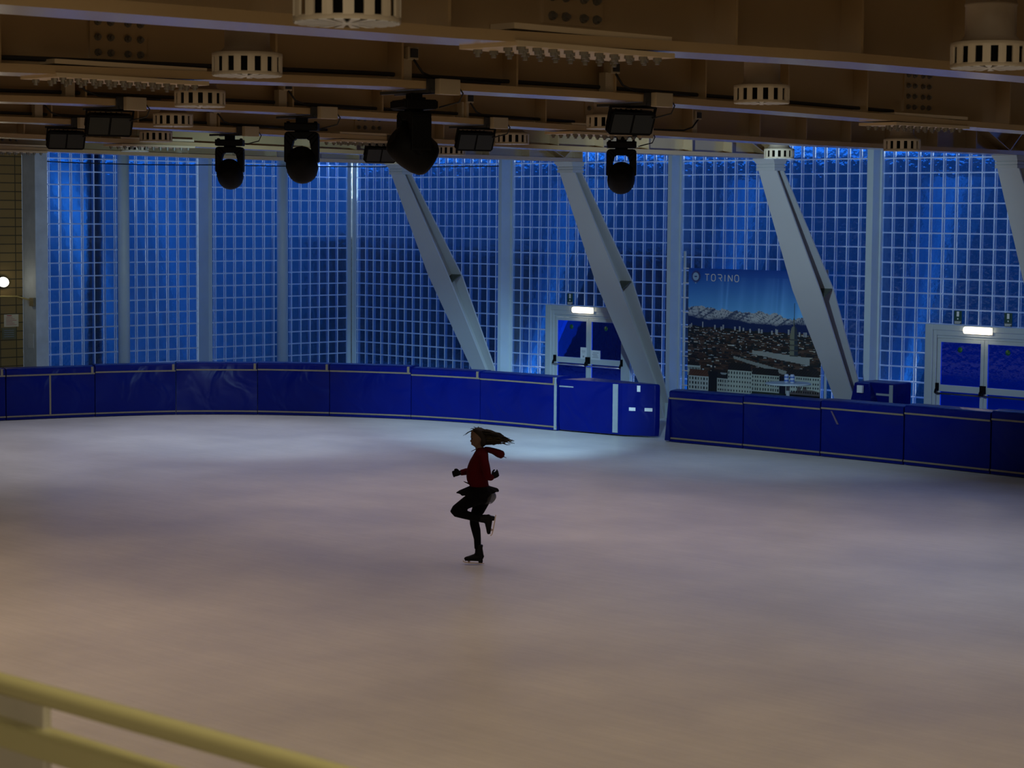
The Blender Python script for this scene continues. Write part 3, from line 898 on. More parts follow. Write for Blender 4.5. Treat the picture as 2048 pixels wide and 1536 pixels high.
for bi, y, dr, lab in ((1, -21.72, 1, 'cream socket post on the second beam beside the largest stage light'), (1, -18.98, 1, 'cream socket post on the second beam left of the rightmost floodlight'),
                       (2, -21.98, 1, 'cream socket post on the third beam left of the higher left floodlight'), (2, -19.05, 1, 'cream socket post on the third beam left of the stage light there'),
                       (3, -19.1, 1, 'cream socket post on the fourth beam left of the leftmost floodlight'), (3, -16.2, 1, 'cream socket post on the fourth beam left of the leftmost stage light'),
                       (2, -16.1, 1, 'cream socket post on the third beam right of the largest stage light'), (2, -11.65, -1, 'cream socket post on the third beam right of the rightmost stage light')):
    socket_post(bi, y, dr, lab)

# the thin wire strung across below the far beams
b = MB()
pa, pb = Vector((0.45, -9.42, 5.42)), Vector((5.62, -0.30, 5.44)); pc = Vector((0.40, -4.64, 5.43))
pts = []
for (A, B) in ((pa, pc), (pc, pb)):
    for k in range(9):
        t = k / 8; p = A.lerp(B, t); p.z -= 0.06 * 4 * t * (1 - t) * 0.5; pts.append(p)
b.tube(pts, 0.012, 6)
tag(b.build('wire', M['cable']), 'thin dark wire strung across the far left glass wall', 'wire')

# ------------------------------------------------------------------ blue crash mats along the boards
FRONT = [(1.55, -14.2), (1.85, -12.7), (2.17, -11.2), (2.40, -10.25), (2.66, -9.35), (2.97, -8.5), (3.33, -7.75), (3.86, -7.05), (4.45, -6.42), (5.06, -5.93), (5.72, -5.47), (6.50, -5.0), (7.34, -4.58), (8.15, -4.31), (8.97, -4.12), (10.0, -3.99), (11.02, -3.92), (12.58, -3.74)]
RFRONT = [(13.87, -3.76), (15.6, -3.62), (17.35, -3.54), (19.15, -3.50), (20.95, -3.52), (22.8, -3.58), (24.6, -3.66)]


def smooth_path(P, n=5):
    Q = []
    for i in range(len(P) - 1):
        p0, p1, p2, p3 = [Vector((*P[min(max(j, 0), len(P) - 1)], 0)) for j in (i - 1, i, i + 1, i + 2)]
        for k in range(n):
            t = k / n
            Q.append(0.5 * (2 * p1 + (p2 - p0) * t + (2 * p0 - 5 * p1 + 4 * p2 - p3) * t * t + (3 * p1 - p0 - 3 * p2 + p3) * t ** 3))
    Q.append(Vector((*P[-1], 0)))
    return Q


def strip(mb, path, d0, d1, z0, z1):
    """band along path between outward offsets d0,d1 (toward the rink is negative side) and heights z0,z1"""
    rs = []
    for i, p in enumerate(path):
        t = (path[min(i + 1, len(path) - 1)] - path[max(i - 1, 0)]).normalized()
        nrm = Vector((t.y, -t.x, 0))       # toward the rink
        a, c = p + nrm * d0, p + nrm * d1
        rs.append([(a.x, a.y, z0), (c.x, c.y, z0), (c.x, c.y, z1), (a.x, a.y, z1)])
    mb.rings(rs, True, True, 0, False)


def crash_mat(path, h, th, lab, tabs=(), vtape=(), group='blue crash mats around the rink', top_tape=True):
    c = path[len(path) // 2]
    r = thing('crash_mat', (c.x, c.y, 0), lab, 'crash mat', group)
    n = len(path)
    rs = []
    for i, p in enumerate(path):
        t = (path[min(i + 1, n - 1)] - path[max(i - 1, 0)]).normalized()
        nr = Vector((t.y, -t.x, 0))
        e = i / (n - 1)
        bul = 0.022 * (1 - (2 * e - 1) ** 4)
        pr = [(0.0, 0.012), (bul * 0.6, 0.10), (bul, 0.35), (bul * 1.1, 0.62), (bul * 0.7, h - 0.16), (0.012, h - 0.15), (0.014, h - 0.035), (-0.02, h - 0.008), (-0.08, h), (-th * 0.5, h + 0.012), (-th + 0.03, h), (-th, h - 0.03), (-th, 0.012)]
        rs.append([(p.x + nr.x * a, p.y + nr.y * a, z) for a, z in pr])
    b = MB(); b.rings(rs, True, True, 0, True)
    o = b.build('cover', M['vinyl'], r)
    es = o.modifiers.new('edges', 'EDGE_SPLIT'); es.split_angle = radians(50)
    if top_tape:
        b = MB(); strip(b, path, 0.0, 0.024, h - 0.165, h - 0.135); b.build('tape_strip', M['tape'], r)
        b = MB(); strip(b, path, 0.0, 0.022, 0.065, 0.095); b.build('tape_strip', M['tape'], r)
    for f, z0, z1, wd, mk in vtape:
        k = min(n - 2, int(f * (n - 1)))
        p = path[k].lerp(path[k + 1], f * (n - 1) - k)
        t = (path[k + 1] - path[k]).normalized()
        b = MB(); strip(b, [p - t * wd / 2, p + t * wd / 2], 0.0, 0.027, z0, z1); b.build('tape_strip', M[mk], r)
    return r


def between(full, a, c):
    i = min(range(len(full)), key=lambda k: (full[k] - Vector((*a, 0))).length)
    j = min(range(len(full)), key=lambda k: (full[k] - Vector((*c, 0))).length)
    return full[i:j + 1]


full = smooth_path(FRONT)
SEAM = [(1.55, -14.2), (2.20, -11.1), (2.66, -9.35), (3.33, -7.75), (4.45, -6.42), (5.72, -5.47), (7.34, -4.58), (8.97, -4.12), (11.02, -3.92)]
HT = [1.08, 1.08, 1.10, 1.12, 1.13, 1.13, 1.10, 1.09]
MLAB = ['dark blue crash mat cut by the left edge of the view', 'dark blue crash mat with a vertical tape line, before the brown block wall', 'dark blue crash mat below the leftmost glass panel and its round column',
        'dark blue crash mat below the deep flat column of the left wall', 'dark blue crash mat below the round column nearer the room corner', 'dark blue crash mat below the room corner',
        'blue crash mat below the strut nearest the corner, behind the skater to the left', 'brightly lit wrinkled blue crash mat behind the flying hair of the skater']
for i in range(8):
    pth = between(full, SEAM[i], SEAM[i + 1])
    pth = [pth[0].lerp(pth[1], 0.05)] + pth[1:-1] + [pth[-1].lerp(pth[-2], 0.05)]
    vt = [(0.97, HT[i] - 0.14, HT[i] - 0.01, 0.05, 'tape')]
    if i == 1: vt.append((0.48, 0.08, HT[i] - 0.14, 0.035, 'tape'))
    if i == 7: vt.append((0.985, 0.02, HT[i] - 0.01, 0.05, 'tapegrey'))
    crash_mat(pth, HT[i], 0.42, MLAB[i], vtape=vt)
# the lit mat that closes the left side of the rink gate
pth = [Vector((11.06, -3.92, 0)).lerp(Vector((12.58, -3.74, 0)), k / 8) for k in range(9)]
r = thing('crash_mat', (11.9, -3.6, 0), 'brightly lit blue crash mat at the left side of the rink gate', 'crash mat', 'blue crash mats around the rink')
b = MB()
foot = [(11.06, -3.92), (12.4, -3.765), (12.62, -3.735), (12.72, -3.69), (13.22, -3.43), (13.26, -3.33), (11.2, -3.15)]
rs = []
for z, k in ((0.03, 0.985), (0.2, 1.0), (0.95, 1.0), (1.03, 0.995), (1.055, 0.97)):
    cx, cy = 12.2, -3.52
    rs.append([(cx + (p[0] - cx) * k, cy + (p[1] - cy) * k, z) for p in foot])
b.rings(rs, smooth=False); soften(b.build('cover', M['vinyl'], r), 0.02)
b = MB(); strip(b, [Vector((11.07, -3.915, 0)), Vector((11.42, -3.875, 0))], 0, 0.012, 0.90, 0.925); b.build('tape_strip', M['tapegrey'], r)
b = MB(); strip(b, [Vector((12.40, -3.765, 0)), Vector((12.52, -3.75, 0))], -0.01, 0.012, 0.07, 1.03); b.build('tape_strip', M['tapegrey'], r)
pe, qe = Vector((12.72, -3.69, 0)), Vector((13.22, -3.43, 0))
for f0_, f1_, z0, z1 in ((0.06, 0.29, 0.52, 0.585), (0.62, 0.90, 0.52, 0.585), (0.34, 0.46, 0.90, 1.02)):
    b = MB(); strip(b, [pe.lerp(qe, f0_), pe.lerp(qe, f1_)], -0.01, 0.014, z0, z1); b.build('white_tab', M['paper'], r)

# right hand run of mats
rfull = smooth_path(RFRONT, 6)
RL = ['dark blue crash mat right of the rink gate, with a hanging end flap', 'dark blue crash mat under the city banner', 'dark blue crash mat with a pale scratch, in front of the spare mat',
      'dark blue crash mat under the left leaf of the right door', 'dark blue crash mat at the right edge of the view']
for i in range(5):
    pth = rfull[i * 6:i * 6 + 7]
    pth = [pth[0].lerp(pth[1], 0.05)] + pth[1:-1] + [pth[-1].lerp(pth[-2], 0.05)]
    r = crash_mat(pth, [1.0, 1.02, 1.04, 1.07, 1.10][i], 0.45, RL[i])
    if i == 0:
        b = MB()
        b.hexa([(13.80, -3.80, 0.03), (13.93, -3.81, 0.03), (13.93, -3.77, 0.03), (13.74, -3.60, 0.03), (13.86, -3.77, 0.86), (13.90, -3.78, 0.86), (13.90, -3.74, 0.86), (13.84, -3.62, 0.86)])
        b.build('end_flap', M['vinyl'], r)
    if i == 2:
        b = MB(); p = pth[0]; b.hexa([(p.x + 0.36, p.y - 0.028, 0.62), (p.x + 0.40, p.y - 0.028, 0.62), (p.x + 0.40, p.y - 0.01, 0.62), (p.x + 0.36, p.y - 0.01, 0.62), (p.x + 0.22, p.y - 0.028, 0.85), (p.x + 0.25, p.y - 0.028, 0.85), (p.x + 0.25, p.y - 0.01, 0.85), (p.x + 0.22, p.y - 0.01, 0.85)])
        b.build('scratch', mat('pale_scuff', (0.10, 0.07, 0.12), 0.7), r)

# spare mat behind the boards
r = thing('crash_mat', (16.94, -1.1, 0), 'spare blue crash mat standing behind the boards between banner and right door', 'crash mat', 'blue crash mats around the rink')
b = MB(); b.box((16.52, -1.35, 0.0), (17.36, -0.75, 1.22)); soften(b.build('cover', M['vinyl'], r), 0.03)
b = MB()
b.hexa([(16.50, -1.62, 0.55), (17.05, -1.62, 0.84), (17.15, -1.36, 0.60), (16.52, -1.36, 0.55), (16.52, -1.42, 1.19), (16.84, -1.42, 1.19), (16.84, -1.36, 1.21), (16.53, -1.36, 1.21)])
b.build('folded_flap', M['vinyl'], r)
b = MB(); b.box((16.66, -1.54, 1.02), (16.78, -1.49, 1.16)); b.build('white_tab', M['paper'], r)
b = MB(); b.box((16.98, -1.362, 0.98), (17.28, -1.35, 1.02)); b.box((17.28, -1.362, 0.3), (17.36, -1.35, 1.19)); b.build('tape_strip', M['tapegrey'], r)

# ------------------------------------------------------------------ white table with two cans behind the boards
r = thing('round_table', (14.97, -1.5, 0), 'round white bar table behind the boards in front of the city banner', 'table')
b = MB(); b.lathe([(0.43, 1.065), (0.445, 1.075), (0.445, 1.09), (0.43, 1.10)], 40, (14.97, -1.5, 0)); b.build('tabletop', M['table'], r)
b = MB(); b.lathe([(0.035, 0.03), (0.035, 1.065)], 16, (14.97, -1.5, 0)); b.build('pole', M['frame'], r)
b = MB(); b.lathe([(0.25, 0), (0.25, 0.015), (0.06, 0.03)], 32, (14.97, -1.5, 0)); b.build('base', M['frame'], r)
for k, (x, y, lab) in enumerate(((14.93, -1.50, 'white and blue can on the round table, the left of two'), (15.05, -1.47, 'white and blue can on the round table, the right of two'))):
    r = thing('drink_can', (x, y, 1.10), lab, 'can', 'drink cans on the round table')
    b = MB(); b.lathe([(0.038, 0), (0.044, 0.008), (0.044, 0.145), (0.034, 0.165), (0.034, 0.168)], 20, (x, y, 1.10)); b.build('can_body', M['can'], r)
    b = MB(); b.lathe([(0.0447, 0.03), (0.0447, 0.055)], 20, (x, y, 1.10), caps=False); b.lathe([(0.0447, 0.10), (0.0447, 0.125)], 20, (x, y, 1.10), caps=False); b.build('printed_band', M['canblue'], r)


# ------------------------------------------------------------------ city banner
def banner():
    X0, X1, ZB, ZT, Y = 11.32, 14.84, 0.55, 3.25, -0.30
    r = thing('city_banner', (13.05, Y, ZB), 'large printed city panorama banner reading TORINO, hung on the glass wall', 'banner')
    W_, H_ = X1 - X0, ZT - ZB
    nx, nz = 250, 200
    rnd = random.Random(3)

    def noise1(u, fr, seed):
        u *= fr; i = math.floor(u); f = u - i; f = f * f * (3 - 2 * f)
        g = lambda k: random.Random(seed * 7919 + k).random()
        return g(i) * (1 - f) + g(i + 1) * f
    img = [[None] * nx for _ in range(nz)]
    ridge = [0.660 + 0.035 * noise1(i / nx, 9, 1) + 0.022 * noise1(i / nx, 30, 2) + 0.012 * noise1(i / nx, 80, 5) - 0.05 * (i / nx) for i in range(nx)]
    hill = [0.605 + 0.030 * noise1(i / nx, 6, 3) + 0.01 * noise1(i / nx, 30, 4) - 0.04 * (i / nx) for i in range(nx)]
    town = [0.545 + 0.012 * noise1(i / nx, 40, 6) - 0.025 * (i / nx) for i in range(nx)]
    raysx = [(rnd.random(), 0.006 + 0.022 * rnd.random(), 0.25 + 0.75 * rnd.random(), (rnd.random() - 0.35) * 0.16) for _ in range(17)]
    for j in range(nz):
        v = (j + 0.5) / nz
        for i in range(nx):
            u = (i + 0.5) / nx
            if v > ridge[i]:
                t = (v - 0.62) / 0.38
                c = [0.16 * (1 - t) ** 1.5 + 0.006, 0.48 * (1 - t) ** 1.3 + 0.065, 0.62 * (1 - t) + 0.38]
                br = sum(a * math.exp(-((u - x - sl * (v - 0.62)) / wd) ** 2) for x, wd, a, sl in raysx) * (1 - t) ** 0.4 * 0.55 * (1.0 if v < 0.94 else 0.2)
                c = [c[0] + 0.08 * br, c[1] + 0.17 * br, c[2] + 0.26 * br]
            elif v > hill[i]:
                s = noise1(u + v * 0.35, 150, 8 + j % 5) * noise1(u - v * 1.3, 45, 9)
                k_ = min(1.0, max(0.0, (s - 0.08) * 5)) * min(1, (v - hill[i]) / 0.03 + 0.2); c = [0.05 + 0.45 * k_, 0.08 + 0.47 * k_, 0.16 + 0.42 * k_]
            elif v > town[i]:
                c = [0.006, 0.025, 0.12]
            else:
                c = [0.012, 0.022, 0.030]
            img[j][i] = c

    def rect(u0, v0, u1, v1, c):
        for j in range(max(0, int(v0 * nz)), min(nz, int(v1 * nz) + 1)):
            for i in range(max(0, int(u0 * nx)), min(nx, int(u1 * nx) + 1)):
                img[j][i] = c
    # roofs and walls of the town, back to front
    for k in range(1500):
        d = (k / 1500) ** 1.1
        v = 0.55 - 0.36 * d + 0.012 * rnd.random(); u = rnd.random()
        if v > town[min(nx - 1, int(u * nx))] - 0.004: continue
        s = 0.006 + 0.020 * d
        q = rnd.random()
        wall = [[0.55, 0.62, 0.62], [0.34, 0.42, 0.43], [0.52, 0.50, 0.42], [0.03, 0.05, 0.06], [0.02, 0.025, 0.03]][int(q * 4.99)]
        roof = [[0.07, 0.04, 0.03], [0.03, 0.025, 0.022], [0.015, 0.018, 0.022], [0.11, 0.07, 0.05]][int(rnd.random() * 3.99)]
        ww = s * (0.8 + 2.2 * rnd.random())
        rect(u, v - s * 0.5, u + ww * 0.7, v, wall); rect(u, v, u + ww, v + s * 0.45, roof)
    for k in range(26):
        u = rnd.random(); v = 0.535 - 0.03 * u + 0.012 * rnd.random(); rect(u, v, u + 0.007, v + 0.02 + 0.022 * rnd.random(), [0.40, 0.44, 0.46])
    # long terraces running back to the right
    for k in range(60):
        t = k / 60
        rect(0.36 + 0.40 * t, 0.315 - 0.10 * t, 0.36 + 0.40 * t + 0.008, 0.33 - 0.10 * t + 0.012 * t, [0.30, 0.34, 0.32])
        rect(0.50 + 0.42 * t, 0.36 - 0.06 * t, 0.50 + 0.42 * t + 0.008, 0.385 - 0.05 * t + 0.02 * t, [0.36, 0.40, 0.38])
    # domed tower with a tall spire
    for j in range(nz):
        v = (j + 0.5) / nz
        if 0.36 < v < 0.46: hw = 0.030
        elif v < 0.50 and v > 0.36: hw = 0.028
        elif 0.50 <= v < 0.585: hw = 0.027 * sqrt(max(0, 1 - ((v - 0.50) / 0.09) ** 2)) + 0.002
        elif 0.585 <= v < 0.66: hw = 0.006 - 0.045 * (v - 0.585)
        elif 0.66 <= v < 0.76: hw = 0.0028
        else: continue
        for i in range(nx):
            u = (i + 0.5) / nx - 0.805
            if abs(u) < hw:
                img[j][i] = [0.20, 0.22, 0.16] if u < hw * 0.15 else [0.03, 0.05, 0.08]
                if v < 0.50 and int(v * 100) % 4 == 0: img[j][i] = [0.08, 0.09, 0.08]

    def block(u0, u1, v0, v1, roofh, wall, roof, cols, rows):
        rect(u0, v0, u1, v1, wall)
        for j in range(int(v1 * nz), int((v1 + roofh) * nz)):
            f = (j / nz - v1) / roofh
            for i in range(int((u0 + f * 0.01) * nx), min(nx, int((u1 - f * 0.01) * nx))):
                img[j][i] = roof if (i * 7 + j * 3) % 5 else [c * 1.8 for c in roof]
        for a in range(cols):
            for c in range(rows):
                uu = u0 + (u1 - u0) * (a + 0.3) / cols; vv = v0 + (v1 - v0) * (c + 0.25) / rows
                rect(uu, vv, uu + (u1 - u0) / cols * 0.25, vv + (v1 - v0) / rows * 0.35, [0.03, 0.045, 0.05])
    dk = [0.018, 0.018, 0.020]
    block(0.0, 0.10, 0.16, 0.24, 0.03, [0.50, 0.60, 0.57], dk, 7, 2)
    rect(0.0, 0.0, 1.0, 0.10, [0.015, 0.022, 0.03])
    block(0.01, 0.17, 0.02, 0.16, 0.05, [0.52, 0.62, 0.60], [0.10, 0.045, 0.03], 7, 4)
    rect(0.17, 0.02, 0.235, 0.20, [0.012, 0.016, 0.022])
    block(0.235, 0.33, 0.02, 0.155, 0.025, [0.48, 0.57, 0.52], dk, 5, 4)
    block(0.32, 0.50, 0.02, 0.225, 0.055, [0.50, 0.60, 0.54], dk, 9, 6)
    block(0.50, 0.705, 0.02, 0.205, 0.05, [0.46, 0.55, 0.49], dk, 11, 6)
    rect(0.705, 0.02, 0.755, 0.20, [0.008, 0.012, 0.03])
    block(0.755, 0.995, 0.02, 0.215, 0.05, [0.46, 0.56, 0.51], dk, 14, 6)
    rect(0.50, 0.0, 0.995, 0.07, [0.02, 0.035, 0.025])
    me = bpy.data.meshes.new('printed_cloth')
    vs = []; fs = []
    for j in range(nz + 1):
        for i in range(nx + 1):
            u, v = i / nx, j / nz
            wv = 0.010 * sin(u * 31 + 2 * sin(v * 3)) * (1 - 0.8 * v) + 0.006 * sin(u * 13)
            vs.append((X0 + W_ * u - 13.05, wv, H_ * v))
    for j in range(nz):
        for i in range(nx):
            a = j * (nx + 1) + i; fs.append((a, a + 1, a + nx + 2, a + nx + 1))
    me.from_pydata(vs, [], fs)
    ca = me.color_attributes.new('print', 'FLOAT_COLOR', 'CORNER')
    flat = []
    for j in range(nz):
        for i in range(nx):
            c = img[j][i]; flat += [c[0], c[1], c[2], 1.0] * 4
    ca.data.foreach_set('color', flat)
    m, t, bs = nt('printed_banner_cloth')
    at = N(t, 'ShaderNodeVertexColor'); at.layer_name = 'print'
    t.links.new(at.outputs['Color'], bs.inputs['Base Color']); bs.inputs['Roughness'].default_value = 0.55
    me.materials.append(m)
    o = bpy.data.objects.new('printed_cloth', me); COL.objects.link(o); o.parent = r
    # lettering T O R I N O, thin strokes
    b = MB()
    hL, wL, tk = 0.135, 0.105, 0.016
    zB = 2.995; yb = Y - 0.024

    def stroke(p, q):
        d = Vector((q[0] - p[0], q[1] - p[1])); d.normalize(); n = Vector((-d.y, d.x)) * tk / 2
        pp = [(p[0] + n.x, p[1] + n.y), (p[0] - n.x, p[1] - n.y), (q[0] - n.x, q[1] - n.y), (q[0] + n.x, q[1] + n.y)]
        b.prism(pp, 'y', yb, yb - 0.004)
    x = 11.80
    rO = [(0.25, 0), (0.75, 0), (1, 0.2), (1, 0.8), (0.75, 1), (0.25, 1), (0, 0.8), (0, 0.2), (0.25, 0)]
    GL = {'T': [[(0, 1), (1, 1)], [(0.5, 1), (0.5, 0)]], 'O': [rO], 'R': [[(0, 1), (0.8, 1), (1, 0.85), (1, 0.6), (0.8, 0.47), (0.2, 0.47)], [(0.5, 0.47), (1, 0)]],
          'I': [[(0.5, 0), (0.5, 1)]], 'N': [[(0, 0), (0, 1), (1, 0), (1, 1)]]}
    for ch in 'TORINO':
        b = MB()
        ww = wL * (0.4 if ch == 'I' else 1)
        for st in GL[ch]:
            for p, q in zip(st[:-1], st[1:]):
                stroke((x + p[0] * ww, zB + p[1] * hL), (x + q[0] * ww, zB + q[1] * hL))
        x += ww + 0.068
        b.build('letter', M['white'], r)
    # round emblem: pale disc in a toothed ring
    b = MB(); cx, cz = 11.545, 3.075

    def disc(r0, r1, y0, y1, mi, n=28, sq=1.0):
        rg0 = [(cx + r0 * cos(2 * pi * k / n), cz + r0 * sq * sin(2 * pi * k / n)) for k in range(n)]
        rg1 = [(cx + r1 * cos(2 * pi * k / n), cz + r1 * sq * sin(2 * pi * k / n)) for k in range(n)]
        for k in range(n):
            l = (k + 1) % n
            b.face([(rg0[k][0], y0, rg0[k][1]), (rg1[k][0], y1, rg1[k][1]), (rg1[l][0], y1, rg1[l][1]), (rg0[l][0], y0, rg0[l][1])], mi)
    disc(0.001, 0.085, yb - 0.004, yb - 0.004, 0); disc(0.085, 0.10, yb - 0.004, yb - 0.002, 1)
    for k in range(20):
        a = 2 * pi * k / 20
        p = Vector((cx + 0.118 * cos(a), cz + 0.118 * sin(a)))
        b.box((p.x - 0.009, yb - 0.004, p.y - 0.009), (p.x + 0.009, yb, p.y + 0.009), 1)
    b.box((cx - 0.035, yb - 0.008, cz - 0.012), (cx + 0.035, yb - 0.004, cz + 0.012), 2)
    b.lathe([(0.014, 0), (0.014, 0.006)], 10); n8 = 2 * 10
    b.v[-n8:] = [(p[0] + cx, yb - 0.004 - p[2], p[1] + cz - 0.135) for p in b.v[-n8:]]
    b.build('emblem', [mat('emblem_blue', (0.30, 0.45, 0.62), 0.5), mat('emblem_dark', (0.08, 0.05, 0.10), 0.5), mat('emblem_navy', (0.02, 0.05, 0.2), 0.5)], r)
    # pole it is tied to, with ties
    b = MB(); b.tube([(11.17, -0.25, 0.0), (11.17, -0.25, 3.6)], 0.03, 10); b.build('support_pole', M['post'], r)
    b = MB(); b.tube([(14.93, -0.25, 0.0), (14.93, -0.25, 3.3)], 0.03, 10); b.build('support_pole', M['post'], r)
    b = MB()
    for k in range(9): b.box((11.17, -0.30, 0.75 + 0.31 * k), (11.33, -0.28, 0.77 + 0.31 * k))
    b.build('cloth_tie', M['white'], r)


banner()

# ------------------------------------------------------------------ railing in front of the camera and the stand it is fixed to
b = MB(); b.box((30, -44, 2.25), (50, -32.95, 2.38)); b.box((30, -33.05, 0), (50, -32.95, 2.25))
structure(b.build('trim_3', M['hall']))
r = thing('railing', (38.0, -32.78, 2.38), 'blurred olive-cream tubular railing across the lower left corner', 'railing')
b = MB(); b.tube([(30.2, -32.815, 3.41), (34, -32.80, 3.405), (37.55, -32.785, 3.40), (38.5, -32.755, 3.40), (41.0, -32.70, 3.40), (49.5, -32.60, 3.40)], 0.0225, 20); b.build('top_rail', M['rail'], r)
b = MB(); b.hexa([(30.2, -32.895, 3.262), (49.5, -32.62, 3.262), (49.5, -32.56, 3.262), (30.2, -32.835, 3.262), (30.2, -32.895, 3.318), (49.5, -32.62, 3.318), (49.5, -32.56, 3.318), (30.2, -32.835, 3.318)])
soften(b.build('lower_rail', M['rail'], r), 0.008)
for x, y in ((37.40, -32.755), (30.4, -32.85), (34.0, -32.80), (43.5, -32.66), (48.5, -32.60)):
    b = MB(); b.box((x, y, 2.2), (x + 0.275, y + 0.02, 3.405)); b.box((x, -32.96, 2.2), (x + 0.275, y + 0.02, 2.24)); soften(b.build('post', M['railpost'], r), 0.004)
b = MB(); b.tube([(37.565, -32.77, 3.17), (37.565, -32.80, 3.17)], 0.014, 10); b.build('bolt', M['socket'], r)

# ------------------------------------------------------------------ outdoors, seen through the blue glass
b = MB(); b.box((-60, 0.25, -0.2), (62, 60, -0.06)); b.box((-60, -62, -0.2), (-0.35, 0.25, -0.06))
structure(b.build('trim_4', M['ground']))
for i, X in enumerate(SX):
    b = MB()
    b.hexa([(X - 0.2, 0.35, -0.06), (X + 0.2, 0.35, -0.06), (X + 0.2, 0.75, -0.06), (X - 0.2, 0.75, -0.06), (X - 0.3, 3.25, 5.2), (X + 0.3, 3.25, 5.2), (X + 0.3, 3.85, 5.2), (X - 0.3, 3.85, 5.2)])
    tag(b.build('outdoor_strut', M['outwhite']), 'pale outdoor strut seen through the blue glass ' + ['behind the strut nearest the corner', 'behind the left door strut', 'behind the banner strut', 'at the right edge'][i], 'strut', 'outdoor struts behind the glass')
# outdoor building edge and posts beyond the left glass wall
b = MB(); b.box((-7.0, 2.9, -0.06), (-6.6, 10.5, 3.6)); b.box((-7, 10.0, -0.06), (5.5, 10.5, 3.3))
structure(b.build('trim_5', M['outwall']))
b = MB(); b.box((-20, 11, -0.06), (62, 12, 5.9)); structure(b.build('trim_6', M['outgrey']))
b = MB(); b.box((-10, -30, -0.06), (-9, 11, 5.9)); structure(b.build('trim_7', M['outpale']))
for y, lab in ((-7.25, 'dark outdoor post seen through the leftmost glass panel'),):
    b = MB(); b.box((-0.75, y - 0.14, -0.06), (-0.5, y + 0.14, 7.0)); tag(b.build('outdoor_post', M['outwall']), lab, 'post')
for (y0, y1, y2, y3, z3, lab) in ((-3.05, -2.05, -4.62, -3.85, 6.2, 'pale outdoor strut leaning left, seen through the second glass panel from the concrete pillar'), (-5.30, -4.55, -7.25, -6.65, 5.6, 'pale outdoor strut leaning left, seen low in the leftmost glass panel')):
    b = MB(); b.hexa([(-3.4, y0, -0.06), (-3.2, y0, -0.06), (-3.2, y1, -0.06), (-3.4, y1, -0.06), (-3.4, y2, z3), (-3.2, y2, z3), (-3.2, y3, z3), (-3.4, y3, z3)])
    tag(b.build('outdoor_strut', M['outwhite']), lab, 'strut', 'outdoor struts behind the glass')
# lit tube behind the corner strip
r = thing('tube_lamp', (-0.12, 0.16, 4.6), 'bright lit tube lamp behind the glass strip in the room corner', 'lamp')
b = MB(); b.tube([(-0.12, 0.16, 4.70), (-0.12, 0.16, 6.0)], 0.04, 12); b.build('lit_tube', M['tube'], r)
b = MB(); b.box((-0.20, 0.20, 4.60), (-0.04, 0.24, 6.95)); b.build('reflector', M['white'], r)

# spotlight beam from the stage light right of centre, aimed at the mats by the gate
def beam(loc, target, power, col, ang):
    sl = bpy.data.lights.new('stage_and_fill_beam', 'SPOT'); sl.energy = power; sl.color = col; sl.spot_size = radians(ang); sl.spot_blend = 1.0; sl.shadow_soft_size = 0.09
    so = bpy.data.objects.new('stage_and_fill_beam', sl); COL.objects.link(so); so.location = loc
    so.rotation_euler = (Vector(target) - Vector(loc)).to_track_quat('-Z', 'Y').to_euler()


beam((20.8, -12.7, 4.70), (10.4, -4.6, 0.3), 9000, (0.42, 0.75, 1.0), 28)
pl_ = bpy.data.lights.new('outdoor_lamp', 'POINT'); pl_.energy = 40; pl_.color = (0.75, 0.92, 1.0); pl_.shadow_soft_size = 0.1
po_ = bpy.data.objects.new('outdoor_lamp', pl_); COL.objects.link(po_); po_.location = (-0.4, -0.9, 5.7)
beam((-0.5, -9.6, 5.9), (-3.2, -4.6, 3.0), 1300, (0.85, 0.95, 1.0), 60)  # added unseen outdoor spot to brighten the struts beyond the left wall
beam((15.6, -15.5, 4.70), (1.5, -4.0, 1.0), 1500, (0.48, 0.78, 1.0), 62)  # added blue wash to lift the left wall and its posts
beam((20.8, -12.7, 4.70), (14.5, 0.0, 2.9), 1800, (0.55, 0.80, 1.0), 74)  # added blue wash to brighten the banner and the wall around it

# ------------------------------------------------------------------ the skater
SKP = Vector((22.02, -16.66, 0))
SKR = radians(225.6)


def zp(zx, zy, y=0.0):
    """skater's own frame from a side view: forward, toward the viewer's side, up (metres)"""
    return Vector(((410 - zx) / 768, y, (1408 - zy) / 768))


def loft_side(mb, rows, n=20, pw=2.0, mi=0):
    """rows of (zy, zx_front, zx_back, half width, lateral centre)"""
    rs = []
    for zy, a, c, hw, *yc in rows:
        y0 = yc[0] if yc else 0.0
        xc, rx = (410 - (a + c) / 2) / 768, (c - a) / 2 / 768
        z = (1408 - zy) / 768
        pr = []
        for k in range(n):
            t = 2 * pi * k / n
            cx, sy = cos(t), sin(t)
            pr.append((xc + rx * math.copysign(abs(cx) ** (2 / pw), cx), y0 + hw * math.copysign(abs(sy) ** (2 / pw), sy), z))
        rs.append(pr)
    mb.rings(rs, True, True, mi, True)


def remesh(o, vox, smooth=6):
    r = o.modifiers.new('one_surface', 'REMESH'); r.mode = 'VOXEL'; r.voxel_size = vox; r.use_smooth_shade = True
    s = o.modifiers.new('smooth', 'SMOOTH'); s.factor = 0.5; s.iterations = smooth
    return o


def bod(name, mb, m, parent):
    o = mb.build(name, m, None)
    if parent is not None: o.parent = parent
    return o


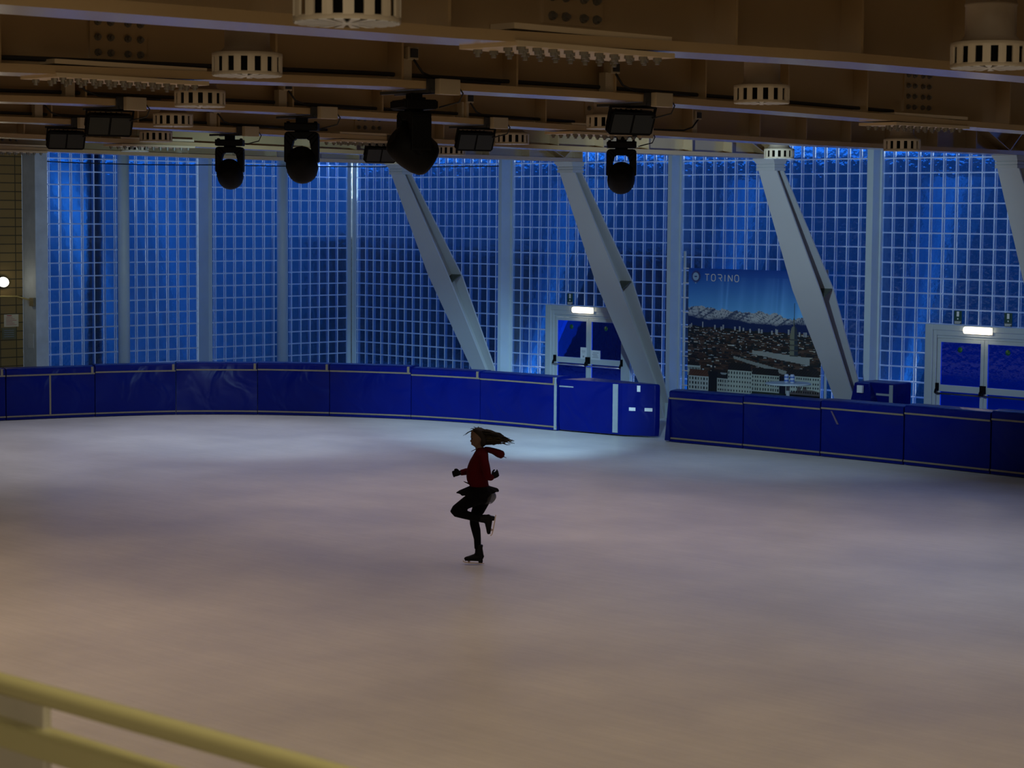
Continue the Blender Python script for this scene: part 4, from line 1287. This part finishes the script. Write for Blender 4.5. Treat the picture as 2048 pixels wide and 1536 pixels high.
# body: one continuous surface from head to ankles, fingers included below the gloves
HEAD = [(268, 408, 452, .034), (260, 398, 466, .050), (245, 388, 482, .060), (228, 386, 494, .066), (210, 384, 502, .071), (190, 381, 509, .074), (165, 375, 514, .076), (140, 372, 515, .076), (115, 380, 509, .070), (97, 402, 492, .052), (88, 430, 468, .025)]
b = MB()
loft_side(b, HEAD)
b.tube([zp(386, 188), zp(377, 205), zp(372, 213), zp(384, 220)], [.006, .010, .012, .008], 10)            # nose
b.tube([zp(384, 238, -.022), zp(381, 240, 0), zp(384, 238, .022)], [.005, .008, .005], 8)                     # lips
b.tube([zp(383, 247, -.020), zp(381, 249, 0), zp(383, 247, .020)], [.005, .008, .005], 8)
b.tube([zp(382, 178, -.05), zp(374, 174, 0), zp(382, 178, .05)], [.006, .008, .006], 8)                       # brow
for s in (-1, 1):
    b.tube([zp(462, 178, s * .074), zp(468, 195, s * .080), zp(460, 212, s * .073)], [.010, .014, .008], 10)  # ears
b.tube([zp(450, 235), zp(456, 275), zp(470, 315)], [.050, .050, .062], 16)
loft_side(b, [(300, 440, 520, .08), (330, 422, 530, .145), (400, 385, 530, .14), (500, 355, 528, .13), (600, 362, 530, .125), (680, 390, 560, .14), (740, 400, 555, .13)])
b.tube([zp(490, 335, .13), zp(520, 440, .21), zp(540, 545, .235), zp(566, 543, .20), zp(588, 538, .175)], [.045, .042, .036, .032, .024], 12)
b.tube([zp(465, 335, -.13), zp(430, 430, -.21), zp(400, 520, -.23), (zp(330, 526, -.19)), zp(268, 534, -.15)], [.045, .042, .036, .032, .024], 12)
b.tube([zp(478, 720, -.06), zp(470, 810, -.06), zp(440, 900, -.05), zp(412, 960, -.05), zp(418, 1020, -.05), zp(432, 1080, -.05), zp(446, 1260, -.05)], [.09, .088, .068, .050, .050, .048, .034], 14)
b.tube([zp(450, 730, .08), zp(320, 800, .12), zp(228, 868, .14), zp(235, 885, .14), zp(320, 907, .13), zp(400, 930, .11), zp(470, 950, .10)], [.09, .066, .050, .048, .047, .044, .034], 14)
person = bod('person', b, M['skin'], None)
remesh(person, 0.011, 4)
person.location = SKP; person.rotation_euler = (0, 0, SKR)
tag(person, 'figure skater spinning on one leg in a dark red top and black skirt, hair flying', 'person')
for s in (-1, 1):
    b = MB(); c = zp(383, 188, s * 0.031); b.lathe([(0.001, -.009), (.007, -.006), (.010, 0), (.007, .006), (.001, .009)], 10, c); bod('eye', b, M['black'], person)

# dark red top with sleeves
b = MB()
loft_side(b, [(274, 434, 505, .062), (296, 426, 532, .11), (322, 410, 541, .168), (360, 389, 544, .178), (400, 366, 546, .178), (450, 346, 543, .172), (500, 334, 541, .166), (550, 333, 541, .160), (590, 338, 542, .156), (622, 353, 546, .152), (650, 371, 553, .150)], pw=2.3)
b.tube([zp(488, 335, .14), zp(518, 440, .225), zp(545, 545, .25), zp(566, 545, .21), zp(586, 540, .18)], [.062, .058, .047, .042, .034], 14)
b.tube([zp(465, 335, -.14), zp(430, 430, -.225), zp(400, 520, -.25), zp(330, 526, -.20), zp(272, 534, -.155)], [.062, .058, .050, .045, .036], 14)
jk = remesh(bod('red_top', b, M['ltred'], person), 0.012, 4); jk['label'] = 'dark red long-sleeved top'
b = MB()
b.tube([zp(500, 282), zp(540, 294), zp(590, 308), zp(640, 330), zp(678, 345), zp(696, 352)], [(.05, .022), (.07, .036), (.085, .040), (.09, .052), (.075, .050), (.03, .02)], 16, flat=(0, 1, 0))
hd = remesh(bod('hood', b, M['ltred'], person), 0.010, 4)
b = MB(); b.tube([zp(432, 285, .02), zp(400, 300, .03), (zp(378, 312, .03))], [.005, .004, .003], 6); b.tube([zp(686, 358, .02), zp(705, 366, .02), zp(716, 371, .02)], [.005, .004, .003], 6)
bod('drawstring', b, M['ltred'], person)

# leggings
b = MB()
loft_side(b, [(640, 374, 556, .150), (690, 374, 574, .165), (735, 377, 580, .168), (780, 400, 566, .155), (810, 420, 545, .12)])
b.tube([zp(480, 730, -.07), zp(475, 805, -.065), zp(446, 890, -.055), zp(410, 955, -.05), zp(414, 1015, -.05), zp(430, 1080, -.05), zp(443, 1160, -.05), zp(447, 1262, -.05)], [.112, .106, .080, .060, .060, .058, .046, .042], 16)
b.tube([zp(452, 735, .085), zp(330, 800, .12), zp(236, 862, .14), zp(222, 872, .14), zp(240, 888, .14), zp(320, 907, .13), zp(400, 930, .11), zp(475, 950, .10)], [.105, .078, .062, .054, .056, .056, .052, .043], 16)
lg = remesh(bod('leggings', b, M['legging'], person), 0.011, 4)

# short flared skirt lifted by the spin
b = MB(); n = 96; rs = []
for q in range(9):
    f = q / 8
    pr = []
    for k in range(n):
        t = 2 * pi * k / n
        fr = max(0.0, cos(t)); bk = max(0.0, -cos(t))
        rx = 0.122 + f * (0.150 * fr ** 1.5 + 0.108 * bk ** 1.5)
        ry = 0.155 + f * 0.085
        zz = 648 + f * (70 * fr ** 0.8 * (1 - 0.25 * fr) + 26 * bk + 95 * abs(sin(t)) ** 1.5)
        rip = 1 + 0.055 * f * sin(9 * t + 0.6) + 0.03 * f * sin(17 * t)
        zz += f * (9 * sin(7 * t) + 5 * sin(15 * t + 1))
        pr.append(((410 - 463) / 768 + rx * cos(t) * rip, ry * sin(t) * rip, (1408 - zz) / 768))
    rs.append(pr)
b.rings(rs, True, False)
sk = bod('skirt', b, M['legging'], person)
so_ = sk.modifiers.new('cloth', 'SOLIDIFY'); so_.thickness = 0.004
b = MB()
b.tube([zp(372, 622, .05), zp(345, 612, .05), zp(322, 603, .05), zp(308, 597, .05)], [(.012, .02), (.008, .016), (.006, .010), (.002, .004)], 8)
bod('waist_tie', b, M['legging'], person)
m_, t_, b_ = nt('sheer_black_mesh')
b_.inputs['Base Color'].default_value = (0.02, 0.02, 0.02, 1); b_.inputs['Alpha'].default_value = 0.72
b = MB(); rs = []
for q in range(8):
    f = q / 7
    zy = 684 + 126 * f
    back = 560 + 62 * sin(pi * (0.12 + 0.80 * f)) ** 0.8
    pr = []
    for k in range(17):
        t = -pi / 2 * 1.0 + pi * k / 16
        x0 = 540 - 20 * f
        pr.append(((410 - (x0 + (back - x0) * cos(t))) / 768, 0.15 * sin(t) * (1 - 0.3 * f), (1408 - zy) / 768))
    rs.append(pr)
b.rings(rs, False, False); bod('sheer_panel', b, m_, person)


# gloves with five fingers
def glove(wrist, dirv, palm_n, thumb_v, curl):
    """dirv: along the hand, palm_n: out of the palm, thumb_v: toward the thumb side"""
    b = MB()
    w_, d, nn, th = Vector(wrist), Vector(dirv).normalized(), Vector(palm_n).normalized(), Vector(thumb_v).normalized()
    b.tube([w_ - d * .035, w_, w_ + d * .03, w_ + d * .07, w_ + d * .085], [(.030, .026), (.028, .022), (.036, .020), (.041, .018), (.036, .014)], 14, flat=th)
    for k, (off, ln) in enumerate(((.030, .062), (.010, .070), (-.010, .066), (-.029, .052))):
        p = w_ + d * .075 + th * off
        a1 = curl * (0.8 + 0.12 * k)
        pts = [p]; ang = 0.15
        for seg, fr in enumerate((.42, .32, .26)):
            ang += a1 * (0.6, 0.9, 0.7)[seg]
            pts.append(pts[-1] + (d * cos(ang) + nn * sin(ang)) * ln * fr)
        b.tube(pts, [.0105, .0100, .0092, .0075], 10)
    p = w_ + d * .022 + th * .030
    b.tube([p, p + th * .022 + d * .022 + nn * .006, p + th * .026 + d * .045 + nn * .018, p + th * .020 + d * .058 + nn * .028], [.013, .0115, .0105, .008], 10)
    g = remesh(bod('glove', b, M['glove'], person), 0.0045, 2)
    return g


glove(zp(272, 534, -.155), (1, .35, -.10), (-.35, 1, -.1), (.1, 0, 1), 0.75)
glove(zp(580, 542, .185), (-.75, -.35, .45), (.3, -1, .1), (.45, .1, .9), 0.8)

# hair: cap and flying strands
b = MB()
loft_side(b, [(262, 470, 505, .05), (235, 458, 530, .076), (205, 450, 542, .084), (170, 432, 545, .087), (140, 398, 536, .087), (118, 384, 520, .080), (98, 396, 502, .062), (84, 425, 474, .030)], pw=2.1)
rh = random.Random(5)
for k in range(95):
    t = rh.random()
    yy = (rh.random() - .5) * .15
    s0 = zp(480 + 40 * rh.random(), 105 + 140 * t, yy)
    ln = rh.random() ** 0.7
    ex = 560 + 245 * ln * (1 - 0.5 * abs(t - 0.60))
    ey = 128 + 125 * t + (225 - (128 + 125 * t)) * (0.75 * ((ex - 560) / 245)) + 14 * (rh.random() - .5)
    e = zp(ex, ey, yy * (1.3 - ln * .6) + .05 * (rh.random() - .5))
    ph = rh.random() * 6; am = .006 + .010 * rh.random()
    pts = []
    for q in range(9):
        f = q / 8
        p = s0.lerp(e, f)
        p.z += am * sin(ph + f * 11) * f + .012 * sin(pi * f); p.y += am * cos(ph + f * 9) * f
        pts.append(p)
    r0 = .009 + .006 * rh.random()
    b.tube(pts, [r0 * (1.0 - 0.80 * (q / 8) ** 1.3) for q in range(9)], 6, mi=1 if (0.25 < t and rh.random() < 0.5) else 0)
for (x, y, ex, ey) in ((392, 108, 300, 162), (388, 112, 318, 158), (386, 118, 335, 140), (400, 96, 366, 100), (420, 88, 398, 80), (450, 85, 440, 76)):
    b.tube([zp(x, y), zp((x + ex) / 2, (y + ey) / 2 - 6, .01), zp(ex, ey, .02)], [.006, .004, .0015], 6)
bod('hair', b, [M['hair'], M['hairtip']], person)


# boots and blades
def skate(mid, f, u, y):
    """mid: middle of the blade edge; f toe direction, u up through the boot (both in the side plane)"""
    mid = Vector(mid); f = Vector(f).normalized(); u = Vector(u).normalized(); s = Vector((0, 1, 0))

    def Q(a, c, l=0.0): return mid + f * a + u * c + s * (l + y)
    r = None
    b = MB()
    b.tube([Q(-.056, .245), Q(-.054, .20), Q(-.060, .14), Q(-.066, .095)], [(.046, .052), (.043, .047), (.044, .054), (.040, .056)], 16, flat=s)
    b.tube([Q(-.118, .075), Q(-.10, .082), Q(-.05, .088), Q(0.0, .078), Q(.05, .066), Q(.095, .058), Q(.115, .054), Q(.122, .052)], [(.022, .030), (.036, .044), (.040, .050), (.041, .042), (.043, .032), (.038, .024), (.026, .016), (.010, .008)], 16, flat=s)
    o = remesh(bod('skate_boot', b, M['boot'], person), 0.008, 3)
    b = MB()
    pl = [(-.112, .034), (-.05, .038), (.03, .036), (.112, .032), (.112, .040), (.03, .052), (-.05, .064), (-.112, .064)]
    for a in ((-.112, -.05), (-.05, .03), (.03, .112)):
        pass
    W_ = .030
    b.rings([[Q(a, c, l) for a, c in pl] for l in (-W_, W_)], smooth=False)
    b.hexa([Q(-.110, .016, -.024), Q(-.062, .016, -.024), Q(-.062, .016, .024), Q(-.110, .016, .024), Q(-.114, .04, -.028), Q(-.058, .04, -.028), Q(-.058, .04, .028), Q(-.114, .04, .028)])
    bod('sole', b, M['boot'], o)
    b = MB(); w2 = .0022
    ed = [(-.135, .004), (-.06, .0), (.06, .0), (.112, .005), (.134, .016), (.138, .030), (.128, .030), (.118, .018), (.06, .014), (-.06, .014), (-.133, .014)]
    b.rings([[Q(a, c, l) for a, c in ed] for l in (-w2, w2)], smooth=False)
    for a in (-.085, .060):
        b.hexa([Q(a - .008, .012, -.003), Q(a + .008, .012, -.003), Q(a + .008, .012, .003), Q(a - .008, .012, .003), Q(a - .020, .036, -.018), Q(a + .020, .036, -.018), Q(a + .020, .036, .018), Q(a - .020, .036, .018)])
    bl = bod('blade', b, M['blade'], o); bl['label'] = 'bare metal blade'
    return o


skate(zp(408, 1400), (1, 0, 0.055), (-0.055, 0, 1), -.05)
skate(zp(607, 1014), (.175, 0, -.985), (.985, 0, .175), .10)
